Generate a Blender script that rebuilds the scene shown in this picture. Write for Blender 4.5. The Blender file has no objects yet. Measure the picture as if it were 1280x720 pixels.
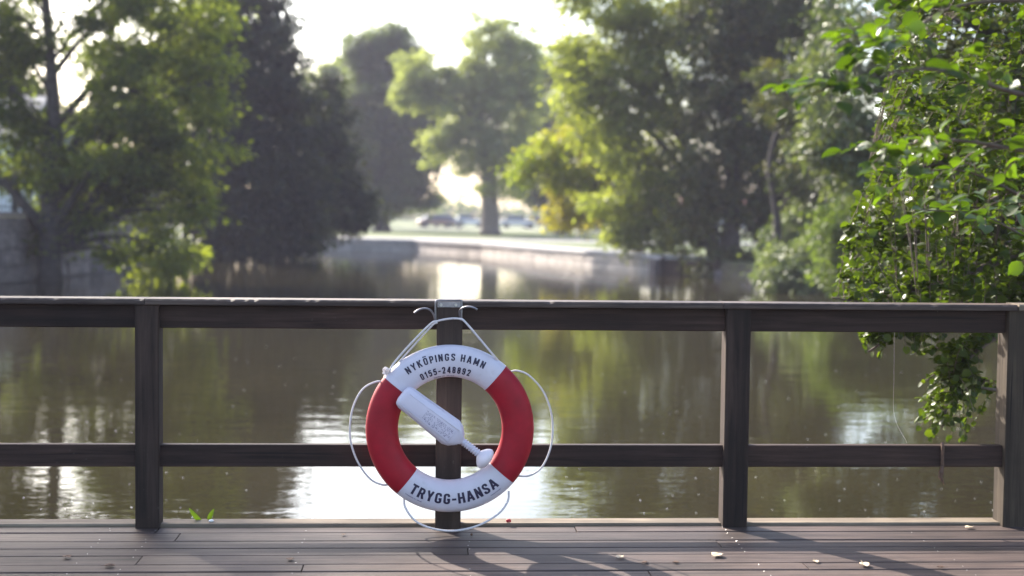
import bpy, bmesh, math, random
import numpy as np
from mathutils import Vector, Matrix
random.seed(7); rng = np.random.default_rng(7)
S = bpy.context.scene
COL = S.collection
R = math.radians

# ------------------------------------------------------------------ camera
FPX = 1778.0                     # focal length in pixels of the 1280 px wide photograph (50 mm)
CAM_H = 1.375
PITCH = math.atan(90 / FPX); ROLL = R(0.627)
cam_d = bpy.data.cameras.new('camera'); cam = bpy.data.objects.new('camera', cam_d); COL.objects.link(cam)
cam_d.sensor_width = 36; cam_d.lens = 36 * FPX / 1280
cam_d.clip_start = .05; cam_d.clip_end = 3000
CM = Matrix.Rotation(R(90) - PITCH, 4, 'X') @ Matrix.Rotation(ROLL, 4, 'Z')
cam.matrix_world = Matrix.Translation((0, 0, CAM_H)) @ CM
cam_d.dof.use_dof = True; cam_d.dof.focus_distance = 6.22; cam_d.dof.aperture_fstop = 1.7
S.camera = cam
# ------------------------------------------------------------------ light
SUN_EL, SUN_AZ = R(32.5), R(-37.0)          # azimuth from +Y towards +X
W = bpy.data.worlds.new('World'); S.world = W; W.use_nodes = True
nt = W.node_tree; bg = nt.nodes['Background']
sky = nt.nodes.new('ShaderNodeTexSky'); sky.sky_type = 'NISHITA'; sky.sun_disc = False
sky.sun_elevation = SUN_EL; sky.sun_rotation = SUN_AZ
sky.air_density = 1.0; sky.dust_density = 2.2; sky.ozone_density = 1.0
nt.links.new(sky.outputs[0], bg.inputs[0]); bg.inputs[1].default_value = 0.15
sd = bpy.data.lights.new('sun', 'SUN'); sd.energy = 4.8; sd.angle = R(0.55); sd.color = (1, .93, .82)
sun = bpy.data.objects.new('sun', sd); COL.objects.link(sun)
to_sun = Vector((math.sin(SUN_AZ) * math.cos(SUN_EL), math.cos(SUN_AZ) * math.cos(SUN_EL), math.sin(SUN_EL)))
sun.rotation_euler = to_sun.to_track_quat('Z', 'Y').to_euler(); sun.location = (-20, 10, 30)
S.view_settings.view_transform = 'Standard'; S.view_settings.look = 'None'
S.view_settings.exposure = 1.75; S.view_settings.gamma = 1
S.cycles.max_bounces = 7; S.cycles.diffuse_bounces = 3; S.cycles.glossy_bounces = 3
S.cycles.transmission_bounces = 4; S.cycles.volume_bounces = 0; S.cycles.use_denoising = True
S.cycles.volume_step_rate = 10; S.cycles.volume_max_steps = 16

# ------------------------------------------------------------------ pixel <-> place
CR = CM.to_3x3(); CP = Vector((0, 0, CAM_H))
def ray(px, py): return CR @ Vector((px - 640, 360 - py, -FPX))
def P(px, py, D):
    d = ray(px, py); return CP + d * (D / d.y)
def PZ(px, py, z):
    d = ray(px, py); return CP + d * ((z - CAM_H) / d.z)
YAW = R(3.4)
BO = PZ(560.5, 660, 0); BO.z = 0
BM = Matrix.Translation(BO) @ Matrix.Rotation(YAW, 4, 'Z'); BI = BM.inverted()
def BV(px, py, v=0.0):                       # point on the fence plane at depth v, in bridge coordinates
    o = BI @ CP; d = BI.to_3x3() @ ray(px, py)
    return o + d * ((v - o.y) / d.y)
def BZ(px, py, z=0.0): return BI @ PZ(px, py, z)

# ------------------------------------------------------------------ mesh helpers
class MB:
    def __init__(s): s.v = []; s.f = []
    def add(s, vs, fs):
        n = len(s.v); s.v += [tuple(v) for v in vs]; s.f += [tuple(n + i for i in f) for f in fs]; return s
    def box(s, a, b, c=0.0, M=None):
        """box from corner a to corner b with chamfer c on its four longest edges"""
        a = Vector(a); b = Vector(b); d = b - a; ax = max(range(3), key=lambda i: d[i])
        o = [i for i in range(3) if i != ax]; i, j = o
        c = min(c, d[i] * .45, d[j] * .45)
        if c > 0: pr = [(c, 0), (d[i] - c, 0), (d[i], c), (d[i], d[j] - c), (d[i] - c, d[j]), (c, d[j]), (0, d[j] - c), (0, c)]
        else: pr = [(0, 0), (d[i], 0), (d[i], d[j]), (0, d[j])]
        vs = []
        for e in (0, d[ax]):
            for p, q in pr:
                w = Vector(a); w[i] += p; w[j] += q; w[ax] += e; vs.append(M @ w if M else w)
        n = len(pr); fs = [(k, (k + 1) % n, n + (k + 1) % n, n + k) for k in range(n)] + [tuple(range(n))[::-1], tuple(range(n, 2 * n))]
        return s.add(vs, fs)
    def tube(s, pts, rad, n=8, caps=True):
        pts = [Vector(p) for p in pts]
        if not hasattr(rad, '__len__'): rad = [rad] * len(pts)
        ref = None; rings = []
        for k, p in enumerate(pts):
            t = (pts[min(k + 1, len(pts) - 1)] - pts[max(k - 1, 0)])
            if t.length < 1e-9: t = Vector((0, 0, 1))
            t.normalize()
            if ref is None: ref = t.orthogonal().normalized()
            ref = (ref - t * ref.dot(t))
            if ref.length < 1e-6: ref = t.orthogonal()
            ref.normalize(); b = t.cross(ref)
            rings.append([p + (ref * math.cos(2 * math.pi * q / n) + b * math.sin(2 * math.pi * q / n)) * rad[k] for q in range(n)])
        vs = [v for r in rings for v in r]; fs = []
        for k in range(len(pts) - 1):
            for q in range(n): fs.append((k * n + q, k * n + (q + 1) % n, (k + 1) * n + (q + 1) % n, (k + 1) * n + q))
        if caps: fs += [tuple(range(n))[::-1], tuple((len(pts) - 1) * n + q for q in range(n))]
        return s.add(vs, fs)
    def build(s, name, mat, parent=None, smooth=False, bv=0):
        me = bpy.data.meshes.new(name); me.from_pydata(s.v, [], s.f); me.update()
        bm = bmesh.new(); bm.from_mesh(me); bmesh.ops.recalc_face_normals(bm, faces=bm.faces)
        if bv: bmesh.ops.bevel(bm, geom=list(bm.edges), offset=bv, segments=2, affect='EDGES', profile=.5)
        bm.to_mesh(me); bm.free()
        if smooth: me.polygons.foreach_set('use_smooth', [True] * len(me.polygons))
        me.materials.append(mat)
        return link(name, me, parent)
def link(name, me, parent=None):
    o = bpy.data.objects.new(name, me); COL.objects.link(o)
    if parent: o.parent = parent
    return o
def tag(o, label=None, cat=None, group=None, kind=None):
    if label: o['label'] = label
    if cat: o['category'] = cat
    if group: o['group'] = group
    if kind: o['kind'] = kind
    return o
def empty(name, M=None, label=None, cat=None, group=None):
    o = bpy.data.objects.new(name, None); COL.objects.link(o); o.empty_display_size = .2
    if M is not None: o.matrix_world = M if isinstance(M, Matrix) else Matrix.Translation(M)
    return tag(o, label, cat, group)
def copy_tree(o, parent=None):
    c = o.copy(); COL.objects.link(c); c.parent = parent
    for ch in list(o.children): copy_tree(ch, c)
    return c
def spline(pts, n=8):
    pts = [Vector(p) for p in pts]
    if len(pts) < 3:
        return [pts[0].lerp(pts[-1], k / n) for k in range(n + 1)]
    q = [pts[0] * 2 - pts[1]] + pts + [pts[-1] * 2 - pts[-2]]; out = []
    for i in range(1, len(q) - 2):
        for k in range(n):
            t = k / n; a, b, c, d = q[i - 1], q[i], q[i + 1], q[i + 2]
            out.append(.5 * ((2 * b) + (c - a) * t + (2 * a - 5 * b + 4 * c - d) * t * t + (3 * b - a - 3 * c + d) * t ** 3))
    out.append(pts[-1]); return out

# ------------------------------------------------------------------ materials
class NT:
    def __init__(s, name):
        s.m = bpy.data.materials.new(name); s.m.use_nodes = True; s.t = s.m.node_tree
        s.b = s.t.nodes['Principled BSDF']; s.out = s.t.nodes['Material Output']
    def n(s, typ, **kw):
        x = s.t.nodes.new('ShaderNode' + typ)
        for k, v in kw.items():
            if k in x.inputs: x.inputs[k].default_value = v
            else: setattr(x, k, v)
        return x
    def l(s, a, b): s.t.links.new(a, b)
    def coord(s, scale=(1, 1, 1), kind='Object', rand=True):
        tc = s.n('TexCoord'); mp = s.n('Mapping'); mp.inputs['Scale'].default_value = scale
        if rand:
            oi = s.n('ObjectInfo'); mu = s.n('Math', operation='MULTIPLY'); mu.inputs[1].default_value = 37.0
            s.l(oi.outputs['Random'], mu.inputs[0]); cb = s.n('CombineXYZ')
            for i in range(3): s.l(mu.outputs[0], cb.inputs[i])
            s.l(cb.outputs[0], mp.inputs['Location'])
        s.l(tc.outputs[kind], mp.inputs['Vector']); return mp.outputs[0]
    def noise(s, vec, scale, detail=4, rough=.55, dist=0):
        x = s.n('TexNoise'); x.inputs['Scale'].default_value = scale; x.inputs['Detail'].default_value = detail
        x.inputs['Roughness'].default_value = rough; x.inputs['Distortion'].default_value = dist
        s.l(vec, x.inputs['Vector']); return x.outputs['Fac']
    def ramp(s, fac, stops):
        r = s.n('ValToRGB'); e = r.color_ramp.elements
        while len(e) < len(stops): e.new(.5)
        for k, (p, c) in enumerate(stops):
            e[k].position = p; e[k].color = (*c, 1) if len(c) == 3 else c
        s.l(fac, r.inputs[0]); return r.outputs[0]
    def mix(s, a, b, fac, mode='MIX'):
        x = s.n('Mix', data_type='RGBA', blend_type=mode)
        for k, v in ((6, a), (7, b), (0, fac)):
            sock = x.inputs[k]
            if hasattr(v, 'links'): s.l(v, sock)
            elif isinstance(v, (int, float)): sock.default_value = v if k == 0 else (v, v, v, 1)
            else: sock.default_value = (*v, 1)
        return x.outputs[2]
    def bump(s, h, strength=.5, dist=.01):
        x = s.n('Bump'); x.inputs['Strength'].default_value = strength; x.inputs['Distance'].default_value = dist
        s.l(h, x.inputs['Height']); s.l(x.outputs[0], s.b.inputs['Normal']); return x
    def base(s, c):
        if hasattr(c, 'links'): s.l(c, s.b.inputs['Base Color'])
        else: s.b.inputs['Base Color'].default_value = (*c, 1)
    def set(s, **kw):
        for k, v in kw.items(): s.b.inputs[k.replace('_', ' ')].default_value = v
        return s
def simple(name, col, rough=.6, var=.15, scale=20, metal=0, bump=.15, bdist=.002, piece=0, marks=None):
    t = NT(name); v = t.coord(); n = t.noise(v, scale, 5)
    a = tuple(c * (1 - var) for c in col); b = tuple(min(1, c * (1 + var)) for c in col)
    c = t.ramp(n, [(.3, a), (.7, b)])
    if piece: oi = t.n('ObjectInfo'); c = t.mix(c, t.ramp(oi.outputs['Random'], [(0, (1 - piece,) * 3), (1, (1 + piece, 1 + piece * .9, 1 + piece * .8))]), 1.0, 'MULTIPLY')
    if marks: c = t.mix(c, marks, t.ramp(t.noise(v, scale * .35, 8, .72, 1.2), [(.60, (0, 0, 0)), (.70, (.5, .5, .5))]))
    t.base(c); t.set(Roughness=rough, Metallic=metal)
    if bump: t.bump(n, bump, bdist)
    return t.m
def wood(name, axis, dark, light, rough=.75, crack=.6):
    t = NT(name); sc = [26.0, 26.0, 26.0]; sc[axis] = 1.3
    v = t.coord(tuple(sc)); g = t.noise(v, 1.4, 6, .65, .6)
    sc2 = [9.0, 9.0, 9.0]; sc2[axis] = .7; v2 = t.coord(tuple(sc2)); g2 = t.noise(v2, 1.0, 3, .5)
    v3 = t.coord((1, 1, 1)); pat = t.noise(v3, 3.1, 5, .6)
    c = t.ramp(g, [(.25, dark), (.5, tuple((a + b) / 2 for a, b in zip(dark, light))), (.75, light)])
    c = t.mix(c, tuple(x * .55 for x in dark), t.ramp(g2, [(.56, (0, 0, 0)), (.66, (.55, .55, .55))]))
    c = t.mix(c, t.ramp(pat, [(.35, (.62, .62, .62)), (.65, (1.18, 1.16, 1.12))]), .75, 'MULTIPLY')
    sp_ = t.noise(t.coord((1, 1, 1)), 55, 3, .6); blot = t.noise(t.coord((1, 1, 1)), 6, 3, .6)
    c = t.mix(c, (.17, .165, .14), t.mix(t.ramp(sp_, [(.68, (0, 0, 0)), (.76, (.4, .4, .4))]), t.ramp(blot, [(.5, (0, 0, 0)), (.62, (1, 1, 1))]), 1.0, 'MULTIPLY'))
    crk = t.noise(t.coord(tuple(60 if q != axis else 1.1 for q in range(3))), 1.0, 2, .5, .3)
    c = t.mix(c, (.008, .005, .005), t.ramp(crk, [(.68, (0, 0, 0)), (.72, (.85, .85, .85))]))
    oi = t.n('ObjectInfo'); c = t.mix(c, t.ramp(oi.outputs['Random'], [(0, (.68, .66, .70)), (1, (1.28, 1.24, 1.18))]), .8, 'MULTIPLY')
    t.base(c); t.set(Roughness=rough); t.b.inputs['Specular IOR Level'].default_value = .22
    h = t.mix(g, g2, .35); t.bump(h, crack, .006)
    return t.m
M = {}
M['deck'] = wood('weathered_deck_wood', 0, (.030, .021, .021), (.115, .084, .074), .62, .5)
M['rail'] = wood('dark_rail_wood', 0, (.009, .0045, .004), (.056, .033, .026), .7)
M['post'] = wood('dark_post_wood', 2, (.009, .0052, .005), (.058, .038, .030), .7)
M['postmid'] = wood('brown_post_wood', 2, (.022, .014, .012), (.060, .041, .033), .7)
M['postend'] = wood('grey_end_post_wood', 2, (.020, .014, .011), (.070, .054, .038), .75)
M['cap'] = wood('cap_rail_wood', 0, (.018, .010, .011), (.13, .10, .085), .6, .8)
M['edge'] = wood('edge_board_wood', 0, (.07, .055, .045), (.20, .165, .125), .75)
M['void'] = simple('dark_underside', (.02, .016, .016), .9)
M['white'] = simple('lifebuoy_white_plastic', (.58, .535, .60), .42, .05, 14, bump=.08, bdist=.0015, marks=(.40, .36, .38))
M['red'] = simple('lifebuoy_red_plastic', (.30, .004, .016), .5, .2, 14, bump=.10, bdist=.0015, marks=(.20, .012, .018))
M['red'].node_tree.nodes['Principled BSDF'].inputs['Specular IOR Level'].default_value = .25
M['case'] = simple('canister_plastic', (.60, .55, .63), .38, .03, 20, bump=.05, bdist=.001)
M['knob'] = simple('knob_plastic', (.72, .64, .68), .4, .05, 20, bump=.05, bdist=.001)
M['ink'] = simple('dark_ink', (.016, .010, .04), .5, .1, 40, bump=0)
M['ink2'] = simple('faint_print', (.12, .10, .20), .5, .1, 40, bump=0)
M['rope'] = simple('white_rope', (.62, .56, .56), .8, .15, 160, bump=.6, bdist=.002)
M['steel'] = simple('galvanised_steel', (.26, .245, .26), .45, .2, 60, metal=.9)
M['nail'] = simple('nail_head', (.6, .58, .55), .35, .2, 60, metal=.8)
M['bark'] = simple('tree_bark', (.045, .036, .033), .9, .5, 6, bump=1, bdist=.03)
M['bark2'] = simple('pale_bark', (.13, .105, .085), .9, .4, 6, bump=1, bdist=.03)
M['twig'] = simple('twig_bark', (.10, .070, .055), .8, .3, 40)
M['stone'] = simple('grey_quay_stone', (.165, .135, .130), .85, .4, 3.5, bump=.8, bdist=.02, piece=.4, marks=(.03, .04, .02))
M['pale'] = simple('pale_quay_stone', (.46, .41, .38), .85, .18, 3, bump=.4, bdist=.01, piece=.16, marks=(.16, .15, .10))
M['palecap'] = simple('pale_coping', (.42, .40, .41), .8, .12, 3)
M['mortar'] = simple('mortar', (.10, .09, .09), .9)
M['rock'] = simple('shore_rock', (.11, .10, .11), .85, .45, 5, bump=.8, bdist=.03)
M['gravel'] = simple('gravel_path', (.24, .225, .225), .9, .15, 2)
M['iron'] = simple('black_iron', (.018, .018, .02), .5)
M['siding'] = simple('white_siding', (.62, .64, .70), .6, .05, 4)
M['plaster'] = simple('pale_plaster', (.74, .70, .71), .7, .05, 2)
M['roof'] = simple('red_roof', (.30, .10, .08), .8, .2, 4)
M['greyroof'] = simple('grey_roof', (.16, .16, .18), .8, .2, 4)
M['trim'] = simple('white_trim', (.78, .78, .8), .5, .03)
M['deadleaf'] = simple('dead_leaf', (.10, .055, .035), .8, .3, 60)
M['paleleaf'] = simple('pale_fallen_leaf', (.52, .40, .27), .7, .2, 80)
M['petal'] = simple('red_petal', (.45, .02, .03), .5, .2, 80)
M['foam'] = simple('floating_foam', (.8, .8, .78), .5, .05)
M['tyre'] = simple('tyre_rubber', (.02, .02, .02), .8)
def glass():
    t = NT('window_glass'); t.base((.05, .06, .08)); t.set(Roughness=.06); t.b.inputs['Specular IOR Level'].default_value = .8; return t.m
M['glass'] = glass()
def paint(name, c):
    t = NT(name); t.base(c); t.set(Roughness=.3); t.b.inputs['Coat Weight'].default_value = .6; return t.m
def ground_mat():
    t = NT('lawn_grass'); v = t.coord(rand=False); a = t.noise(v, .35, 4, .6); b = t.noise(v, 9, 5, .7)
    c = t.ramp(a, [(.3, (.055, .085, .020)), (.55, (.085, .115, .028)), (.75, (.15, .15, .045))])
    c = t.mix(c, t.ramp(b, [(.3, (.6, .6, .6)), (.7, (1.3, 1.3, 1.25))]), 1, 'MULTIPLY')
    t.base(c); t.set(Roughness=.9); t.bump(b, .9, .05); return t.m
M['grass'] = ground_mat()
def bank_mat():
    t = NT('earth_bank'); v = t.coord(rand=False); b = t.noise(v, 3, 6, .7)
    t.base(t.ramp(b, [(.35, (.035, .030, .022)), (.55, (.06, .055, .03)), (.7, (.05, .07, .02))])); t.set(Roughness=.95); t.bump(b, 1, .1); return t.m
M['bank'] = bank_mat()
def water_mat():
    t = NT('pond_water'); v = t.coord(rand=False); big = t.noise(v, .5, 2, .5)
    t.base(t.ramp(big, [(.3, (.021, .0175, .009)), (.7, (.029, .024, .012))]))
    t.set(Roughness=.02, IOR=1.333)
    v1 = t.coord((1.0, 2.2, 1), rand=False); a = t.noise(v1, 1.1, 2, .5, .3); b = t.noise(v1, 5.0, 2, .5, .2)
    s1 = t.mix(a, b, .22); x = t.bump(s1, .42, .012)
    return t.m
M['water'] = water_mat()
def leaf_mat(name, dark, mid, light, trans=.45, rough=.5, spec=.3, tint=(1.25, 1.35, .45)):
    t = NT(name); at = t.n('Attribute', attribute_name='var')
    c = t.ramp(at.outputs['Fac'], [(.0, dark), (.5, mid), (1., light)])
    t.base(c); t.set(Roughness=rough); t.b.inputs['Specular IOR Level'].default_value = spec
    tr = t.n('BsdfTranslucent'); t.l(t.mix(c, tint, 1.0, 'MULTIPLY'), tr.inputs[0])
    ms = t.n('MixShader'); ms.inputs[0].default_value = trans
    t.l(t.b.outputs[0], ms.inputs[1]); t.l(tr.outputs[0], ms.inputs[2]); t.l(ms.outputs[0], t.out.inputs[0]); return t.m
M['l_left'] = leaf_mat('olive_maple_leaves', (.055, .070, .018), (.105, .13, .030), (.23, .245, .048), .63)
M['l_dark'] = leaf_mat('dark_beech_leaves', (.010, .014, .012), (.022, .027, .019), (.055, .062, .030), .30, .6, .15)  # darkened leaf colour, paints in the unlit face of a dense crown
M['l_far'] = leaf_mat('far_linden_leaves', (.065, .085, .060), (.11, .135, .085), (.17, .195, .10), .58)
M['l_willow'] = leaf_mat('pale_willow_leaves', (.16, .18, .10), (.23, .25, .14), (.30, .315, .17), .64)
M['l_light'] = leaf_mat('light_ash_leaves', (.12, .14, .045), (.20, .22, .065), (.31, .32, .10), .62)
M['l_yellow'] = leaf_mat('yellowing_maple_leaves', (.16, .20, .03), (.25, .27, .035), (.33, .27, .05), .62)
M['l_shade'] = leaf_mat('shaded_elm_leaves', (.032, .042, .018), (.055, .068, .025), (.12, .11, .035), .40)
M['l_haw'] = leaf_mat('hanging_spray_leaves', (.05, .065, .035), (.085, .105, .05), (.15, .17, .08), .4, .4, .5)
M['l_bush'] = leaf_mat('silvery_bush_leaves', (.075, .10, .045), (.13, .16, .075), (.24, .27, .13), .40, .4, .5)
M['l_bush2'] = leaf_mat('fresh_bush_leaves', (.065, .09, .025), (.105, .145, .035), (.165, .205, .06), .45)
M['l_alder'] = leaf_mat('alder_leaves', (.026, .038, .005), (.052, .074, .009), (.115, .145, .016), .46, .40, .32, (1.25, 1.45, .35))
M['l_sprout'] = leaf_mat('sprout_leaves', (.06, .11, .01), (.10, .17, .014), (.14, .22, .02), .45)
M['l_near'] = leaf_mat('elm_leaves', (.028, .046, .007), (.052, .086, .010), (.095, .145, .014), .5, .4, .4, (1.25, 1.4, .35))

# ------------------------------------------------------------------ foliage
def quad_leaf():       # rhombic folded leaf, tip along +Y, length 1
    return np.array([(0, 0, 0), (.30, .5, .10), (0, 1, -.04), (-.30, .5, .10)], float), [(0, 1, 2), (0, 2, 3)]
def round_leaf(w=.42, curl=.12, serr=0):
    ys = [0, .12, .35, .62, .86, 1.0]; ws = [.0, .26, .42, .40, .22, 0]
    vs = [(0, y, -curl * (y - .5) ** 2 * 2 - .0) for y in ys]; n = len(ys)
    for s in (1, -1):
        for y, ww in zip(ys[1:-1], ws[1:-1]): vs.append((s * ww * w / .42, y + .02, .10 - curl * (y - .5) ** 2 * 2))
    fs = []
    for si in range(2):
        o = n + si * 4
        def q(*f): fs.append(f if si == 0 else f[::-1])
        q(0, o, 1)
        for k in range(3): q(1 + k, o + k, o + k + 1, 2 + k)
        q(4, o + 3, 5)
    return np.array(vs, float), fs
QL = quad_leaf(); RL = round_leaf(); RL2 = round_leaf(.33, .22)
def pointed_leaf():
    v, f = round_leaf(.42, .2); v = v.copy(); ws = [.18, .34, .30, .12]
    for s in range(2):
        for k in range(4): v[6 + s * 4 + k, 0] = (1 if s == 0 else -1) * ws[k]
    return v, f
PL = pointed_leaf()
def unit(a): return a / np.maximum(np.linalg.norm(a, axis=-1, keepdims=True), 1e-9)
def leaf_frames(dirs, up_bias=1.0, jit=.7):
    """rotation matrices whose Y axis follows dirs and whose Z leans up"""
    n = len(dirs); y = unit(dirs); z = np.tile([0, 0, up_bias], (n, 1)) + rng.normal(0, jit, (n, 3))
    x = unit(np.cross(y, z)); z = np.cross(x, y); return np.stack([x, y, z], axis=2)
def leaf_mesh(name, tpl, cen, fr, size, var, mat, parent=None, smooth=False):
    tv, tf = tpl; n = len(cen); k = len(tv)
    vs = (np.einsum('nij,kj->nki', fr, tv) * size[:, None, None] + cen[:, None, :]).reshape(-1, 3)
    loops = []; starts = []; totals = []; st = 0
    for f in tf: loops += list(f); starts.append(st); totals.append(len(f)); st += len(f)
    L = (np.array(loops)[None, :] + (np.arange(n) * k)[:, None]).ravel()
    ST = (np.array(starts)[None, :] + (np.arange(n) * st)[:, None]).ravel()
    me = bpy.data.meshes.new(name); me.vertices.add(n * k); me.vertices.foreach_set('co', vs.ravel().astype(np.float32))
    me.loops.add(len(L)); me.loops.foreach_set('vertex_index', L.astype(np.int32))
    me.polygons.add(len(ST)); me.polygons.foreach_set('loop_start', ST.astype(np.int32))
    me.polygons.foreach_set('loop_total', np.tile(totals, n).astype(np.int32))
    if smooth: me.polygons.foreach_set('use_smooth', np.ones(len(ST), bool))
    me.update(calc_edges=True)
    a = me.attributes.new('var', 'FLOAT', 'POINT'); a.data.foreach_set('value', np.repeat(np.clip(var, 0, 1), k).astype(np.float32))
    me.materials.append(mat); return link(name, me, parent)
def V(a): return np.array(tuple(a), float)
def make_tree(name, label, cat, D, base, trunk, tr, lobes, mat, leaf=.16, dens=1.0, bark='bark', group=None, droop=.3,
              clump=.55, yaw=0, nlimb=10, basez=None, vbias=0.5, fill=1.0):
    """lobes: (px, py, rx, ry, depth offset m[, variation bias]) in photograph pixels; trunk: list of (px, py) upward"""
    m = D / FPX
    b = P(base[0], base[1], D)
    if basez is not None: b.z = basez
    root = empty(name, b, label, cat, group)
    off = Vector(b)
    tp = [b] + [P(x, y, D) for x, y in trunk]
    tb = MB(); sp = spline([p - off for p in tp], 6); nn = len(sp)
    rad = [tr * (1.25 if k == 0 else 1) * (1 - .78 * k / (nn - 1)) + .02 for k in range(nn)]
    tb.tube(sp, rad, 12); tb.build('trunk', M[bark], root, True)
    cs = []; frs = []; szs = []; vr = []; tw = MB(); lob = []
    for lb in lobes:
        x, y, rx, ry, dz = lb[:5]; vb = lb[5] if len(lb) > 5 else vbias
        c = P(x, y, D + dz); lob.append((c, rx * (D + dz) / FPX, ry * (D + dz) / FPX, vb))
    for li, (c, rx, ry, vb) in enumerate(lob):
        cl = c - off
        # limb from a trunk point below the lobe centre
        best = min(range(2, nn), key=lambda k: abs(sp[k].z - (cl.z - .75 * math.hypot(sp[k].x - cl.x, sp[k].y - cl.y) - .3)) + .15 * (sp[k] - cl).length); st = sp[best]
        mid = st.lerp(cl, .5) + Vector((0, 0, (cl - st).length * .12))
        path = spline([st, mid, cl], 5); r0 = max(.04, min(rad[best] * .6, .035 * (cl - st).length + .03))
        if li < nlimb:
            lm = MB(); lm.tube(path, [r0 * (1 - .75 * k / (len(path) - 1)) for k in range(len(path))], 7); lm.build('limb', M[bark], root, True)
        else: tw.tube(path, [r0 * .7 * (1 - .75 * k / (len(path) - 1)) for k in range(len(path))], 5)
        ry_depth = (rx + ry) * .5
        ncl = max(5, int(dens * 6.5 * (rx * ry * ry_depth) ** (2 / 3) / clump ** 2))
        for q in range(ncl):
            d = unit(rng.normal(0, 1, 3)); stray = rng.random() < .24; rr = rng.uniform(1.0, 1.38) if stray else rng.uniform(.3, 1.0) ** .6
            cc = V(cl) + d * np.array([rx, ry_depth, ry]) * rr
            if q % 2 == 0:
                a = path[random.randrange(2, len(path))]
                w = Vector(cc); md = a.lerp(w, .5) + Vector((0, 0, .1 * (w - a).length))
                tw.tube([a, md, w], [r0 * .22, r0 * .14, r0 * .06], 4, False)
            nl = int(rng.uniform(.5, 1.5) * 125 * fill * (clump / .55) ** 2 * (.16 / leaf) ** 1.5)
            sg = clump * rng.uniform(.5, 1.1) * (.7 if stray else 1.08); nl = nl // 2 if stray else nl
            pos = cc + rng.normal(0, 1, (nl, 3)) * np.array([sg, sg, sg * .55]) * .62
            pos[:, 2] -= droop * np.abs(rng.normal(0, sg * .5, nl))
            out = pos - cc + rng.normal(0, .4, (nl, 3)) * sg; out[:, 2] -= droop * sg
            cs.append(pos); frs.append(leaf_frames(out, 1.0, .8)); szs.append(leaf * 1.12 * rng.uniform(.55, 1.5, nl))
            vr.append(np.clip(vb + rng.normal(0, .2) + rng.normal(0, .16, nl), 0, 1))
    if tw.v: tag(tw.build('twigs', M[bark], root, True), kind='stuff')
    cs = np.concatenate(cs); 
    o = leaf_mesh('crown', QL, cs, np.concatenate(frs), np.concatenate(szs), np.concatenate(vr), mat, root); tag(o, kind='stuff')
    return root, len(cs)
# ------------------------------------------------------------------ ground, water, banks
WZ = -.535
def sheet(name, pts, z, mat, kind='structure', thick=0):
    mb = MB(); n = len(pts)
    pts = [(p[0], p[1], p[2] if len(p) > 2 else z) for p in pts]
    mb.add(pts, [tuple(range(n))])
    return tag(mb.build(name, mat), kind=kind)
sheet('water', [(-60, -60), (60, -60), (60, 110), (-60, 110)], WZ, M['water'])
shore = [(9, -60, 3), (6.2, -6, 2.0), (4.7, 4, 1.2), (4.9, 9, 1.6), (6.0, 13, 2), (7.5, 20, 2.2), (8.0, 28, 2.2), (7.7, 37, 2), (7.1, 43.0, 1.2),
         (6.6, 46.4, .1), (5.15, 48.5, .1), (-1.5, 68.5, .1), (-5.2, 76.0, .1), (-11.6, 78.5, .1), (-12.4, 70, 1.2), (-12.6, 58, 1.2), (-12.3, 50, .1), (-12.95, 43, .1), (-13.3, 36, .1), (-14.6, 25, .1), (-18, 8, .1), (-26, -60, 3)]
GZ = -.03
inl = []
for i, (x, y, w) in enumerate(shore):
    a = Vector(shore[max(i - 1, 0)][:2]); b = Vector(shore[min(i + 1, len(shore) - 1)][:2]); t = (b - a).normalized()
    inl.append((x + t.y * w, y - t.x * w))
mb = MB(); n = len(shore)
mb.add([(x, y, WZ - .6) for x, y, w in shore] + [(x, y, GZ) for x, y in inl], [(i, i + 1, n + i + 1, n + i) for i in range(n - 1)])
tag(mb.build('bank_slope', M['bank']), kind='structure')
far = [(-420, -60), (-420, 720), (420, 720), (420, -60)]
sheet('ground', [(x, y) for x, y in inl] + far, GZ, M['grass'])
# gravel path on the far bank, 4 mm above the lawn, and a second paler walk
def strip(name, pts, w0, w1, z, mat):
    L = []; Rr = []
    for i, p in enumerate(pts):
        p = Vector(p); a = Vector(pts[max(i - 1, 0)]); b = Vector(pts[min(i + 1, len(pts) - 1)]); t = (b - a).normalized(); nn_ = Vector((-t.y, t.x))
        L.append((*(p + nn_ * w0), z)); Rr.append((*(p + nn_ * w1), z))
    k = len(pts); m_ = MB(); m_.add(L + Rr, [(i, i + 1, k + i + 1, k + i) for i in range(k - 1)])
    return tag(m_.build(name, mat), kind='structure')
strip('gravel_path', [(-40, 84), (-12, 82.5), (-5, 80), (3, 77.5), (16, 76)], .6, 7.5, GZ + .004, M['gravel'])
strip('promenade', [(-90, 150), (0, 142), (90, 150)], 0, 9, GZ + .004, M['gravel'])
strip('quay_path', [(-11.4, 79.4), (-5.0, 76.5), (-1.2, 69), (5.45, 49.5)], .35, 2.6, GZ + .008, M['gravel'])

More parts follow.
